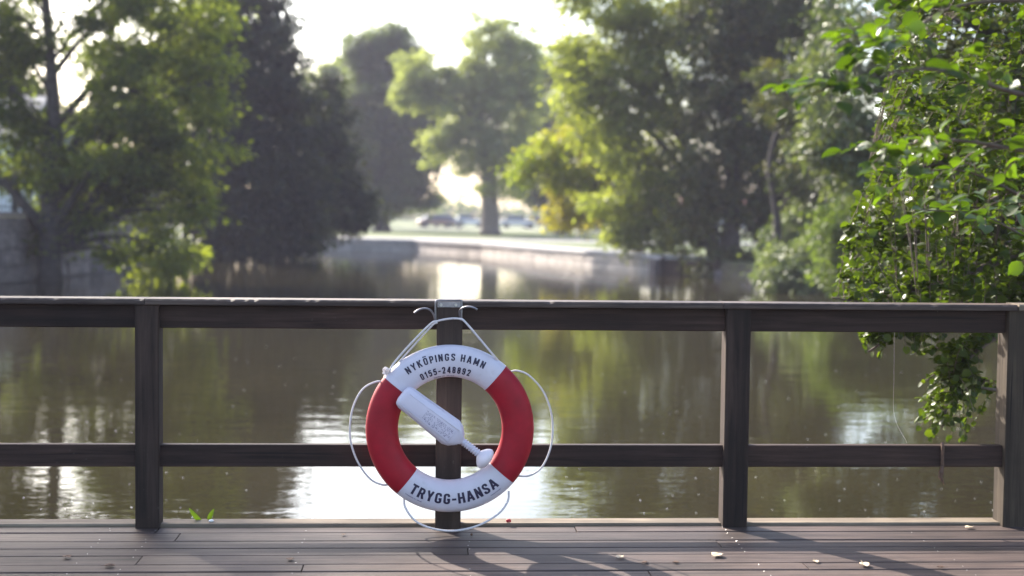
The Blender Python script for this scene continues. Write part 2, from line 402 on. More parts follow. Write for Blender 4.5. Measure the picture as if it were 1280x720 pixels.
def block_wall(name, label, path, z0, z1, rows, blen, mat, cap, capmat, rough=.02, capo=.08, capl=2.0, thick=.45):
    """coursed stone wall along a polyline (outer face left of travel direction is water side)"""
    root = empty(name, (path[0][0], path[0][1], z0), label, 'quay wall'); off = Vector((path[0][0], path[0][1], z0))
    h = (z1 - z0) / rows; cnt = 0; shared = {}
    for s in range(len(path) - 1):
        a = Vector((*path[s], 0)); b = Vector((*path[s + 1], 0)); d = b - a; L = d.length; ang = math.atan2(d.y, d.x)
        core = MB(); core.box((0, .04, 0), (L, thick, z1 - z0 - .01)); o = core.build('core', M['mortar'], root)
        o.location = a - off + Vector((0, 0, z0)); o.rotation_euler.z = ang
        for r in range(rows):
            x = -(.5 * blen if r % 2 else 0)
            while x < L - .05:
                w = blen * random.uniform(.8, 1.2); x0 = max(0, x); x1 = min(L, x + w); x += w
                if x1 - x0 < .08: continue
                cnt += 1
                key = random.randrange(14)
                if key not in shared:
                    m_ = MB(); m_.box((0, 0, 0), (1, .3, 1)); bm_o = m_.build('stone', mat)
                    me = bm_o.data; bpy.data.objects.remove(bm_o)
                    bm = bmesh.new(); bm.from_mesh(me); bmesh.ops.bevel(bm, geom=list(bm.edges), offset=.03, segments=1, affect='EDGES')
                    for v in bm.verts: v.co += Vector((random.uniform(-.008, .008), random.uniform(-rough, rough), random.uniform(-.012, .012)))
                    bm.to_mesh(me); bm.free(); shared[key] = me
                o = link('stone', shared[key], root); o.rotation_euler.z = ang
                g = .012
                o.location = a + d.normalized() * (x0 + g) + Vector((-math.sin(ang), math.cos(ang), 0)) * random.uniform(-rough, rough * .5) - off + Vector((0, 0, z0 + r * h + g))
                o.scale = (x1 - x0 - 2 * g, 1, h - 2 * g)
        if cap:
            x = 0
            while x < L - .1:
                w = min(capl, L - x); m_ = MB(); m_.box((x + .006, -capo, 0), (x + w - .006, thick + .05, cap), .012)
                o = m_.build('coping', capmat, root); o.location = a - off + Vector((0, 0, z1)); o.rotation_euler.z = ang; x += w
    return root
# walls are walked so that the water is on the right (-Y of the local frame)
block_wall('stone_quay_wall', 'tall dark grey stone quay wall beside the pond under the leaning tree', [(-12.3, 50), (-12.95, 43), (-13.3, 36), (-14.6, 25), (-18, 8)][::-1], WZ - .4, 1.22, 5, 1.0, M['stone'], .12, M['stone'], .03)
block_wall('pale_quay_wall', 'low pale stone quay wall running away along the sunlit far bank', [(-5.2, 76), (-1.5, 68.5), (5.15, 48.5)], WZ - .3, -.06, 3, 1.1, M['pale'], .13, M['palecap'], .008)
block_wall('shaded_quay_wall', 'low grey stone quay wall at the far left end of the pond', [(-11.6, 78.5), (-5.2, 76)], WZ - .3, -.06, 3, 1.1, M['pale'], .13, M['palecap'], .008)
# timber end of the quay
tw_ = empty('timber_bank_wall', (5.15, 48.45, WZ), 'short dark timber plank retaining wall at the end of the pale quay', 'retaining wall')
d_ = Vector((1.5, -2.1, 0)); a_ = math.atan2(d_.y, d_.x)
for k in range(5):
    m_ = MB(); m_.box((0, -.04, -.3 + k * .16), (2.9, .04, -.3 + k * .16 + .15), .01); o = m_.build('plank', M['rail'], tw_); o.rotation_euler.z = a_
for k in range(4):
    m_ = MB(); m_.box((k * .9, -.14, -.5), (k * .9 + .12, -.045, .6), .01); o = m_.build('post', M['post'], tw_); o.rotation_euler.z = a_
m_ = MB(); m_.box((-.08, -.25, -.5), (.24, .3, .50), .02); o = m_.build('end_block', M['stone'], tw_); o.rotation_euler.z = a_; o.location = (-.25, .1, 0)
# left terrace behind the tall wall
tb = MB(); pts = [(-12.6, 50.2), (-13.25, 43), (-13.6, 36), (-14.9, 25), (-18.3, 8), (-70, 8), (-70, 57.6), (-16, 56)]; k = len(pts)
tb.add([(x, y, 1.2) for x, y in pts] + [(x, y, GZ - .3) for x, y in pts], [tuple(range(k))] + [(i, (i + 1) % k, k + (i + 1) % k, k + i) for i in range(k)])
tag(tb.build('terrace', M['grass']), kind='structure')

# ------------------------------------------------------------------ trees
NL = 0
def T(*a, **k):
    global NL
    r, n = make_tree(*a, **k); NL += n; return r
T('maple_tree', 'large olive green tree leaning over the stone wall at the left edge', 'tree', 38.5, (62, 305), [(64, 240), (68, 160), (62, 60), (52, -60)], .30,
  [(20, 20, 60, 60, 0, .45), (-60, 60, 90, 90, 1, .4), (-90, 170, 70, 60, 0, .4), (150, 20, 60, 60, 0, .45), (225, 40, 50, 55, .5, .6), (262, 100, 38, 48, 0, .75),  # right and low lobes tinted lighter, painting in the backlit leaves
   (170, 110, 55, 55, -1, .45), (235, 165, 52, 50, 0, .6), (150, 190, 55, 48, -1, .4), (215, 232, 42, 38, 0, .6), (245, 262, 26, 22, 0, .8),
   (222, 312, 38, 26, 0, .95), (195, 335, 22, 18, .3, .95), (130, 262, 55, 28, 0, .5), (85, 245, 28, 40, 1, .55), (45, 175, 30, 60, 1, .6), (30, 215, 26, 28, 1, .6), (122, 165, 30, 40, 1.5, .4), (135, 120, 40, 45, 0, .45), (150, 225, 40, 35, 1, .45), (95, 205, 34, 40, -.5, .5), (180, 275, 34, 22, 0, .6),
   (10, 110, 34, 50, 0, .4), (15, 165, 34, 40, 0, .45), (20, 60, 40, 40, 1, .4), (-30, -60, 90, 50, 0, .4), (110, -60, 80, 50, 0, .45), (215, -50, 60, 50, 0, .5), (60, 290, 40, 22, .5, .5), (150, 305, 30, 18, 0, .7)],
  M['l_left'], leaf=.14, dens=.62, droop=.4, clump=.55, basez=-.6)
T('slender_tree', 'slim bare stems rising behind the leaning tree beside the white house', 'tree', 44, (100, 275), [(108, 200), (118, 120), (145, 20), (160, -60)], .2,
  [(165, -40, 60, 50, 0, .5), (185, 60, 40, 50, 0, .5), (115, 60, 22, 40, 0, .5)], M['l_left'], leaf=.14, dens=.55, clump=.5, basez=1.1)
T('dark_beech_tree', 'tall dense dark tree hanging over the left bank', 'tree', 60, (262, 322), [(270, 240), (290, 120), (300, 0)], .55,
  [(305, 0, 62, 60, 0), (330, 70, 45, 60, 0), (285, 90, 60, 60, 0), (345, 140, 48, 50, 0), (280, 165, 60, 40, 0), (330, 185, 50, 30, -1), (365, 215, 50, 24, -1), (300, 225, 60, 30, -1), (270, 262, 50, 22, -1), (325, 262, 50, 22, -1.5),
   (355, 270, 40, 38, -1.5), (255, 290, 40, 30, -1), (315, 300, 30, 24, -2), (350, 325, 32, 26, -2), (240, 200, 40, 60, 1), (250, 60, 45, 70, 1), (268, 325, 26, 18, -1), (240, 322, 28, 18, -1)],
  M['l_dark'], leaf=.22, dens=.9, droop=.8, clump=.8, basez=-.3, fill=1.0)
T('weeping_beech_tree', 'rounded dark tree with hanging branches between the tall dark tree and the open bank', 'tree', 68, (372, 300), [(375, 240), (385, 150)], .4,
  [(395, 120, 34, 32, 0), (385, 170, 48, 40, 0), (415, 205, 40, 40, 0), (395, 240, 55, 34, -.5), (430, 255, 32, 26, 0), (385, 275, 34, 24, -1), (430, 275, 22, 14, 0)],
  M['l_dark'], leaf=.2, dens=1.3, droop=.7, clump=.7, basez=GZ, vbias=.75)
T('pale_linden_tree', 'pale green tree standing far back left of the tall linden', 'tree', 150, (425, 283), [(425, 200), (420, 120)], .5,
  [(410, 110, 30, 30, 0), (420, 160, 38, 38, 0), (410, 215, 38, 34, 0), (445, 200, 26, 50, 0)], M['l_willow'], leaf=.32, dens=1.1, clump=1.2, basez=GZ, vbias=.3)
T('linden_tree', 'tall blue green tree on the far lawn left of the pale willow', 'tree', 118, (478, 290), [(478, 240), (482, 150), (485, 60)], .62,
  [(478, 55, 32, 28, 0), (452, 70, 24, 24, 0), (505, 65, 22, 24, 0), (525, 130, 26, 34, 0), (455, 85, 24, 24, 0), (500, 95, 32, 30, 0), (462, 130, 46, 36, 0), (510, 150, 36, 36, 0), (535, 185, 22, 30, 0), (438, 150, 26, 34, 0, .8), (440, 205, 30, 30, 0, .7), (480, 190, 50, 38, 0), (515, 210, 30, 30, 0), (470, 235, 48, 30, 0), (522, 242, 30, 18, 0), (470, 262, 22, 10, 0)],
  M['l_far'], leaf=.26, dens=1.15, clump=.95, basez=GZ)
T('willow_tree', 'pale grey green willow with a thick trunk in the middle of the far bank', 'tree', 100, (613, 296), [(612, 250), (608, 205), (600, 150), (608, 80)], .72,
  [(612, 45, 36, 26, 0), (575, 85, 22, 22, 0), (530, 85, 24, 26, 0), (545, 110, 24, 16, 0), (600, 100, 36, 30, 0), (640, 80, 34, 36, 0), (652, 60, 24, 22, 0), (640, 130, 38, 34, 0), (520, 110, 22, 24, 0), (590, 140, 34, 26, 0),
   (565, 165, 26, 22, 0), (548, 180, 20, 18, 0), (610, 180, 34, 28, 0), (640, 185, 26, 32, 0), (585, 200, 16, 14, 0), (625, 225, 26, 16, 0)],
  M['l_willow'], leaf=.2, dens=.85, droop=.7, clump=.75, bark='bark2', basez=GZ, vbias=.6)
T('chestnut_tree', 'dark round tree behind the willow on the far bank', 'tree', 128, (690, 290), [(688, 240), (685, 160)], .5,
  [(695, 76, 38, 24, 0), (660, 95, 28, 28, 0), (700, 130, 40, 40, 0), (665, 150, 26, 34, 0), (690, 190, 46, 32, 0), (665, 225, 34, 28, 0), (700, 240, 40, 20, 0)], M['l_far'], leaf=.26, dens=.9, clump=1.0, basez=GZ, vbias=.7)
T('lime_tree', 'dark low tree with a short trunk behind the yellowing branch', 'tree', 112, (701, 292), [(701, 270), (705, 240)], .6,
  [(705, 235, 36, 24, 0), (755, 235, 34, 30, 0), (740, 262, 34, 14, 0), (770, 200, 36, 36, 0)], M['l_dark'], leaf=.26, dens=1.2, clump=.95, basez=GZ, vbias=.5)
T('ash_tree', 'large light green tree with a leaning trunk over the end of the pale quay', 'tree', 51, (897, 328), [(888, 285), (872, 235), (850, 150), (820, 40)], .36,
  [(745, 40, 44, 40, 1, .55), (725, 75, 30, 34, 1, .6), (770, 240, 30, 30, 0, .65), (800, 262, 34, 24, 0, .65), (850, 295, 24, 20, 0, .6), (800, 10, 55, 50, 0, .5), (770, 90, 52, 44, 0, .55), (735, 120, 34, 34, 0, .6), (830, 70, 50, 46, 0, .5), (860, 20, 50, 50, 0, .45), (800, 150, 46, 38, 0, .5), (755, 170, 30, 34, 0, .6),  # left lobes tinted lighter than right ones, sunlit side put into leaf colour
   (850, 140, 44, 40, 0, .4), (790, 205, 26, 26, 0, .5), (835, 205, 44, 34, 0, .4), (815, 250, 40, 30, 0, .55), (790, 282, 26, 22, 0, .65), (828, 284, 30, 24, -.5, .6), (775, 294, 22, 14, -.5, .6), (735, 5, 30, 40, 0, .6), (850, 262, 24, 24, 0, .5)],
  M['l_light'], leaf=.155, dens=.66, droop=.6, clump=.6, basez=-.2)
T('yellowing_maple_tree', 'bright yellow green maple reaching left of the light green tree', 'tree', 56, (800, 315), [(790, 280), (765, 230), (740, 190)], .16,
  [(680, 190, 26, 20, 0, .35), (712, 175, 30, 20, 0, .5), (745, 165, 30, 22, 0, .5), (662, 212, 14, 12, 0, .35), (708, 215, 30, 18, 0, .5), (735, 240, 22, 20, 0, .55), (700, 258, 16, 16, 0, .9), (752, 205, 26, 24, 0, .7), (772, 180, 24, 30, 0, .5), (718, 268, 10, 8, 0, .9)],
  M['l_yellow'], leaf=.16, dens=1.0, droop=.5, clump=.55, basez=GZ)
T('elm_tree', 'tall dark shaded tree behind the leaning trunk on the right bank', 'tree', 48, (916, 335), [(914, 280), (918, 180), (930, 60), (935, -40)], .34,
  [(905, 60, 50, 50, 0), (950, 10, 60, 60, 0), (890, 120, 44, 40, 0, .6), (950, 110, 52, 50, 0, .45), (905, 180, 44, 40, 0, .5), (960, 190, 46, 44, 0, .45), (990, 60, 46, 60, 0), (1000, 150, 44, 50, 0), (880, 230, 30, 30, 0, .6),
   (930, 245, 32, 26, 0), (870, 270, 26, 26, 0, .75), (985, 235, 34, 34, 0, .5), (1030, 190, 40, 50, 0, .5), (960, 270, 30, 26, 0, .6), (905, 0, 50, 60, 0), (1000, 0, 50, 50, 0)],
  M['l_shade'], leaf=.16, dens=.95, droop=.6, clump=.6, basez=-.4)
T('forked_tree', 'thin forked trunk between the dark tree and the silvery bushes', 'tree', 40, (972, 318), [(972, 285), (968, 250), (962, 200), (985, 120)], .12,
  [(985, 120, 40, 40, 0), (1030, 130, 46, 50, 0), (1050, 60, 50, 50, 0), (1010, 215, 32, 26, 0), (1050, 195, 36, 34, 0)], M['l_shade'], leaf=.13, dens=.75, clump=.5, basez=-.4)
T('hawthorn_tree', 'grey green tree with hanging sprays behind the near leaves on the right', 'tree', 25, (1330, 385), [(1300, 300), (1230, 190), (1150, 70)], .16,
  [(1040, 90, 40, 40, 0, .7), (1060, 150, 46, 46, 0, .7), (1025, 165, 24, 40, 0, .8), (1060, 215, 40, 36, 0, .5), (1110, 130, 50, 70, 0, .5), (1110, 230, 50, 50, 0, .4), (1090, 30, 60, 50, 0, .5), (1180, 160, 70, 120, 1, .4), (1250, 220, 60, 140, 1, .4)],
  M['l_haw'], leaf=.085, dens=.75, clump=.3, droop=.8, basez=-.3, vbias=.6)
T('bird_cherry_tree', 'dense dark tree filling the right edge behind the near alder leaves', 'tree', 13.5, (1750, 420), [(1720, 300), (1600, 150), (1400, 20)], .12,
  [(1270, 40, 70, 80, 0), (1180, 20, 50, 60, 0), (1250, 160, 80, 90, 0), (1190, 250, 60, 70, 0), (1280, 290, 70, 80, 0), (1340, 100, 80, 120, 0), (1220, 350, 60, 30, 0), (1150, 330, 40, 30, 0), (1360, 280, 70, 90, 0)],
  M['l_shade'], leaf=.065, dens=.9, clump=.2, droop=.4, basez=-.3, vbias=.4)
T('hazel_tree', 'mid green tree on the right bank hidden behind the near alder', 'tree', 37, (1180, 350), [(1180, 300), (1175, 230), (1170, 150)], .18,
  [(1190, 220, 60, 50, 0), (1150, 270, 46, 40, 0), (1210, 300, 56, 40, 0), (1170, 330, 50, 24, 0), (1240, 340, 50, 24, 0), (1230, 130, 40, 50, 0)],
  M['l_light'], leaf=.12, dens=.9, clump=.45, basez=-.1, vbias=.3)
T('field_maple_tree', 'low spreading tree at the right edge of the bank behind the end post', 'tree', 31, (1300, 360), [(1300, 300), (1300, 220)], .16,
  [(1260, 250, 60, 60, 0), (1320, 180, 70, 70, 0), (1300, 310, 70, 50, 0), (1250, 345, 50, 30, 0), (1370, 280, 70, 80, 0), (1300, 90, 80, 80, 0)],
  M['l_shade'], leaf=.11, dens=.9, clump=.4, basez=-.1)
# bushes on the right bank
bush = [('silvery_bush', 'silvery green bush overhanging the water at the foot of the right bank', 38, (1010, 366), [(1000, 320, 44, 28, 0), (972, 342, 28, 16, -.5), (1035, 335, 38, 26, 0), (1000, 352, 44, 12, -.8), (1050, 300, 34, 26, 0), (1060, 352, 40, 14, -.8)], 'l_bush', .12),
        ('fresh_green_bush', 'fresh green bush rising behind the silvery one on the right bank', 33, (1085, 372), [(1085, 262, 40, 28, 0), (1060, 285, 30, 26, 0), (1100, 305, 44, 34, 0), (1065, 328, 38, 28, 0), (1110, 345, 46, 24, 0), (1130, 270, 44, 40, 1), (1120, 375, 40, 20, -.5)], 'l_bush2', .11),
        ('tall_pale_bush', 'tall pale bush between the forked trunk and the fresh green bush', 41, (1030, 350), [(1040, 245, 30, 26, 0), (1012, 275, 28, 24, 0), (1045, 280, 34, 28, 0), (1018, 305, 32, 26, 0), (990, 300, 26, 20, 0), (1075, 225, 34, 30, 0)], 'l_bush', .13),
        ('dark_bank_bush', 'low dark bush at the base of the leaning trunk', 47, (925, 345), [(915, 325, 26, 12, 0), (945, 322, 30, 14, 0), (890, 335, 18, 8, 0), (975, 325, 24, 14, 0)], 'l_shade', .12)]
for nm, lb, D, base, lobes, mt, lf in bush:
    T(nm, lb, 'bush', D, base, [(base[0] - 2, base[1] - 25), (base[0], base[1] - 50)], .05, lobes, M[mt], leaf=lf, dens=1.7, clump=.33 * D / 30, droop=.5, basez=-.7)
T('copse_tree', 'dark tree behind the white house glimpsed through the leaves at the left edge', 'tree', 78, (-20, 280), [(-20, 200), (-10, 120)], .4,
  [(0, 120, 60, 60, 0), (-60, 170, 60, 60, 0), (60, 170, 46, 50, 0), (20, 200, 50, 30, 0), (150, 190, 46, 50, 0), (190, 130, 40, 50, 0), (130, 240, 60, 30, 0), (210, 230, 50, 40, 0)], M['l_shade'], leaf=.24, dens=1.0, clump=.9, basez=GZ)
# far tree line, one wooded ridge beyond the park
cs = []
ridge = MB()
rp = [(-320, 330), (-200, 318), (-110, 322), (-40, 330), (20, 322), (90, 330), (200, 318), (320, 330)]
for k in range(260):
    t = k / 259 * (len(rp) - 1); i = min(int(t), len(rp) - 2); f = t - i
    x = rp[i][0] * (1 - f) + rp[i + 1][0] * f; y = rp[i][1] * (1 - f) + rp[i + 1][1] * f + random.uniform(-6, 6)
    h = 3.8 + 1.5 * math.sin(k * .31) + random.uniform(-1.5, 1.5)
    nl = 60; c = np.array([x, y, h * .5]) + rng.normal(0, 1, (nl, 3)) * np.array([2.0, 2.0, h * .26]); c[:, 2] = np.clip(c[:, 2], .2, h + 1); cs.append(c)
cs = np.concatenate(cs)
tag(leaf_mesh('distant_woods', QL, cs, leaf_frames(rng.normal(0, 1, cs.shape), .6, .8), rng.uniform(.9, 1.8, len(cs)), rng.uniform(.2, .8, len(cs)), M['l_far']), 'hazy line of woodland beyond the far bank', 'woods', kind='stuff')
# trees left of the frame that shade the deck
T('bankside_oak_tree', 'broad oak on the left terrace outside the picture', 'tree', 26, (-560, 330), [(-560, 100), (-580, -200), (-620, -600)], .5,
  [(-592, -785, 56, 66, 0), (-665, -760, 75, 80, 0), (-635, -850, 66, 50, 0), (-600, -700, 56, 56, 0), (-740, -800, 80, 80, 0), (-660, -640, 90, 70, 0)], M['l_left'], leaf=.22, dens=1.0, clump=.7, basez=1.1)
# ------------------------------------------------------------------ far bank details
def house(name, label, x0, x1, y0, depth, z0, h, wall, roofm, wins, roofh=2.2, rotz=0, parent_off=None, siding=False):
    root = empty(name, (x0, y0, z0), label, 'house'); w = x1 - x0
    m_ = MB(); m_.box((0, 0, 0), (w, depth, h)); m_.build('wall', wall, root)
    rf = MB(); e = .35
    rf.add([(-e, -e, h), (w + e, -e, h), (w + e, depth + e, h), (-e, depth + e, h), (-e, depth / 2, h + roofh), (w + e, depth / 2, h + roofh)], [(0, 1, 5, 4), (2, 3, 4, 5), (1, 2, 5), (3, 0, 4), (0, 3, 2, 1)])
    rf.build('roof', roofm, root)
    if siding:
        k = .18
        while k < h - .05:
            s_ = MB(); s_.box((-.02, -.03, k), (w + .02, -.004, k + .165), 0); s_.build('board', wall, root); k += .18
    for (wx, wz, ww, wh) in wins:
        f = MB(); t = .07
        f.box((wx - t, -.06, wz - t), (wx + ww + t, .0 - .035, wz)).box((wx - t, -.06, wz + wh), (wx + ww + t, -.035, wz + wh + t))
        f.box((wx - t, -.06, wz), (wx, -.035, wz + wh)).box((wx + ww, -.06, wz), (wx + ww + t, -.035, wz + wh)).box((wx + ww / 2 - .025, -.055, wz), (wx + ww / 2 + .025, -.036, wz + wh))
        fo = f.build('window', M['trim'], root); g = MB(); g.box((wx, -.046, wz), (wx + ww, -.034, wz + wh)); g.build('pane', M['glass'], fo)
    return root
hx = [k for k in (-2.0, 1.2, 4.4, 7.6, 10.8)]
house('white_house', 'white boarded house behind the iron fence at the left edge', -37.5, -21.8, 62, 8, 1.15, 3.3, M['siding'], M['greyroof'],
      [(x, z, 1.1, 1.5) for x in (1, 4, 7, 10, 13) for z in (1.0,)], siding=True)
house('long_white_building', 'long low pale building with a red roof beyond the right half of the lawn', 6, 34, 205, 10, GZ, 2.6, M['plaster'], M['roof'], [(x, .8, 1.4, 1.2) for x in range(1, 27, 3)], 1.6)
house('pale_boat_house', 'small pale building with a grey roof seen between the left trees', -34, -18, 190, 8, GZ, 2.7, M['plaster'], M['greyroof'], [(x, .8, 1.3, 1.2) for x in range(1, 15, 3)], 1.2)
# iron fence on the stone wall
fe = empty('iron_fence', (-13.3, 43.0, 1.345), 'black iron railing on top of the tall stone wall at the left edge', 'fence')
dv = Vector((-.35, -7.0, 0)).normalized(); nb = 34
for z in (.12, .82):
    m_ = MB(); m_.tube([dv * -1.5 + Vector((0, 0, z)), dv * 6.9 + Vector((0, 0, z))], .02, 6); m_.build('rail', M['iron'], fe)
bar = MB(); bar.tube([(0, 0, 0), (0, 0, .95)], [.011, .008], 5); b0 = None
for k in range(nb):
    if b0 is None: b0 = bar.build('bar', M['iron'], fe); o = b0
    else: o = link('bar', b0.data, fe)
    o.location = dv * (-1.4 + k * .24)
for k in range(3):
    m_ = MB(); m_.box((-.06, -.06, -.0), (.06, .06, 1.05)); o = m_.build('post', M['iron'], fe); o.location = dv * (-1.45 + k * 2.9)
# parked cars, far behind the lawn
def make_car(name, label, loc, rot, col, group='cars parked beyond the far lawn'):
    root = empty(name, Matrix.Translation(loc) @ Matrix.Rotation(rot, 4, 'Z'), label, 'car', group)
    prof = [(-2.1, .3), (-2.12, .75), (-1.9, .92), (-1.2, .98), (1.25, .95), (1.95, .82), (2.1, .6), (2.08, .3)]
    b = MB(); k = len(prof)
    b.add([(x, -.86, z) for x, z in prof] + [(x, .86, z) for x, z in prof], [tuple(range(k)), tuple(range(k, 2 * k))[::-1]] + [(i, (i + 1) % k, k + (i + 1) % k, k + i) for i in range(k)])
    b.build('body', paint('car_paint', col), root, bv=.04)
    c = MB(); lo = [(-1.55, .95), (-1.05, 1.42), (.25, 1.44), (1.0, .95)]
    c.add([(x, -.78 if z < 1 else -.62, z) for x, z in lo] + [(x, .78 if z < 1 else .62, z) for x, z in lo], [(0, 1, 2, 3), (7, 6, 5, 4), (0, 4, 5, 1), (1, 5, 6, 2), (2, 6, 7, 3), (0, 3, 7, 4)])
    c.build('windows', M['glass'], root)
    r_ = MB(); r_.box((-1.1, -.63, 1.40), (.3, .63, 1.47), .02); r_.build('roof', paint('car_roof', col), root)
    for x in (-1.35, 1.35):
        for y in (-.8, .8):
            w = MB(); w.tube([(x, y - .1, .32), (x, y + .1, .32)], .32, 14); wo = w.build('wheel', M['tyre'], root)
            h = MB(); h.tube([(x, y - .115, .32), (x, y + .115, .32)], .17, 10); h.build('hubcap', M['steel'], wo)
for k, (px, D, col, lb, rt) in enumerate([(560, 165, (.42, .45, .52), 'blue grey car parked left of the willow trunk', .1), (585, 172, (.7, .7, .72), 'white car parked just left of the willow trunk', .2),
        (648, 160, (.72, .68, .70), 'white car parked just right of the willow trunk', 0), (672, 168, (.20, .09, .09), 'dark red car parked left of the short trunk', .1), (725, 165, (.66, .66, .70), 'pale silver car parked right of the short trunk', 0),
        (752, 158, (.10, .14, .34), 'dark blue car parked in front of the long building', .1), (778, 166, (.26, .14, .14), 'red car parked furthest right beyond the lawn', 0), (545, 160, (.24, .13, .12), 'small red car parked furthest left beyond the lawn', .3)]):
    p = P(px, 280, D); make_car('parked_car', lb, (p.x, D, GZ + .004), rt, col)
# lamp posts
def lamp(px, D, h, label):
    p = P(px, 290, D); root = empty('lamp_post', (p.x, D, GZ), label, 'lamp post', 'lamp posts on the far bank')
    m_ = MB(); m_.tube([(0, 0, 0), (0, 0, h * .3), (0, 0, h)], [.08, .06, .045], 8); m_.build('pole', M['steel'], root)
    m_ = MB(); m_.tube([(0, 0, h), (0, 0, h + .08), (0, 0, h + .35), (0, 0, h + .45)], [.1, .2, .16, .04], 10); m_.build('lamp_head', M['trim'], root)
lamp(722, 84, 3.4, 'slim pale lamp post on the quay right of the short dark trunk')
lamp(574, 130, 5.0, 'slim pale lamp post on the far lawn left of the willow trunk')
# bench on the gravel path
def bench(px, D, label):
    p = P(px, 290, D); root = empty('park_bench', (p.x, D, GZ), label, 'bench')
    for k in range(3):
        m_ = MB(); m_.box((-.9, -.25 + k * .16, .42), (.9, -.12 + k * .16, .46)); m_.build('seat_slat', M['deck'], root)
    for k in range(2):
        m_ = MB(); m_.box((-.9, .25, .55 + k * .17), (.9, .29, .67 + k * .17)); m_.build('back_slat', M['deck'], root)
    for x in (-.75, .75):
        m_ = MB(); m_.box((x - .03, -.22, 0), (x + .03, -.16, .415)).box((x - .03, .18, 0), (x + .03, .24, .415)).box((x - .03, .19, .465), (x + .03, .245, .86)); m_.build('leg', M['iron'], root)
bench(748, 88, 'wooden park bench on the quay path behind the yellowing maple')
# rocks along the right shore
def rock_mesh(seed):
    r = random.Random(seed); bm = bmesh.new(); bmesh.ops.create_icosphere(bm, subdivisions=2, radius=1)
    for v in bm.verts:
        v.co *= 1 + .22 * math.sin(v.co.x * 3 + seed) * math.cos(v.co.y * 4 + seed * 2) + r.uniform(-.09, .09); v.co.z *= .62
    me = bpy.data.meshes.new('shore_rock'); bm.to_mesh(me); bm.free(); me.materials.append(M['rock']); return me
rm = [rock_mesh(k) for k in range(4)]
for k in range(34):
    t = k / 33; px = 888 + 150 * t; py = 342 + 20 * t + random.uniform(-3, 4); p = PZ(px, py, WZ); s = random.uniform(.22, .5)
    o = link('shore_rock', rm[k % 4]); o.location = (p.x, p.y + .6, WZ + .04 + random.uniform(0, .18)); o.scale = (s * 1.3, s, s); o.rotation_euler.z = random.uniform(0, 6)
    tag(o, 'dark mossy rock in the row lining the waterline below the right bank bushes', 'rock', 'rocks along the right shore')
# foam specks on the water
mb = MB()
for k in range(240):
    px, py = random.uniform(0, 1280), 400 + 250 * random.random() ** .7
    p = PZ(px, py, WZ); r_ = random.uniform(.0025, .006) * (1 if py > 500 else 1.3)
    mb.add([(p.x + r_ * math.cos(a), p.y + r_ * math.sin(a), WZ + .003) for a in np.linspace(0, 2 * math.pi, 6, False)] + [(p.x, p.y, WZ + .003 + r_ * .6)], [(i, (i + 1) % 6, 6) for i in range(6)])
tag(mb.build('floating_foam', M['foam']), 'tiny white specks of foam and seed fluff floating on the brown pond', 'foam', kind='stuff')

# ------------------------------------------------------------------ bridge deck
deck = empty('footbridge', BM, 'weathered timber footbridge deck of long boards along the railing', 'footbridge')
ys = [651.5, 658.5, 665.5, 676, 685, 694, 705.5, 714.5]
vb = [BZ(300, y).y for y in ys]
joints = {1: [197, 720], 2: [222], 3: [900], 4: [585], 5: [174], 6: [378, 1010], 7: [158, 820]}
rows = []
for i in range(len(vb) - 1): rows.append((vb[i + 1], vb[i], [BZ(x, (ys[i] + ys[i + 1]) / 2).x for x in joints.get(i, [])]))
v = vb[-1]
while v > -8.6:
    w = random.uniform(.112, .14); rows.append((v - w, v, [random.uniform(-2.5, 2.5)])); v -= w
U0, U1 = -5.2, 3.6
nails = MB()
for ri, (v0, v1, js) in enumerate(rows):
    cuts = [U0] + sorted(js) + [U1]; g = .0042
    for k in range(len(cuts) - 1):
        z = random.uniform(-.0035, .0)
        m_ = MB(); a, b = cuts[k] + .0025, cuts[k + 1] - .0025
        if ri == 0: m_.box((a, v0 + g, -.055), (b, v1, .012), .006); m_.build('edge_board', M['edge'], deck)
        else:
            m_.box((a, v0 + g, z - .035), (b, v1 - g * .3, z), .0045); m_.build('plank', M['deck'], deck)
    if ri and ri < 12:
        for un in (BZ(385, 660).x, BZ(583, 660).x, BZ(196, 660).x, BZ(140, 660).x, BZ(905, 660).x, BZ(1130, 660).x):
            for vv in (v0 + .03, v1 - .03):
                if random.random() < .5:
                    c = (un + random.uniform(-.008, .008), vv + random.uniform(-.008, .008), .0022); r_ = random.uniform(.0018, .003)
                    nails.add([(c[0] + r_ * math.cos(q), c[1] + r_ * math.sin(q), 0.0006) for q in np.linspace(0, 6.283, 8, False)] + [c], [(i, (i + 1) % 8, 8) for i in range(8)])
tag(nails.build('nail_heads', M['nail'], deck), kind='stuff')
for u in (-4.4, -2.9, -1.35, .1, 1.3, 2.5):
    m_ = MB(); m_.box((u - .05, -8.6, -.24), (u + .05, .1, -.04)); m_.build('joist', M['void'], deck)
for u in (-4.2, -1.4, 1.3):
    for vv in (-.15, -4, -8): m_ = MB(); m_.tube([(u, vv, -2.2), (u, vv, -.25)], .12, 12); m_.build('pile', M['post'], deck)
m_ = MB(); m_.box((U0, .10 - .0, -.30), (U1, .135, -.058), .006); m_.build('fascia', M['rail'], deck)

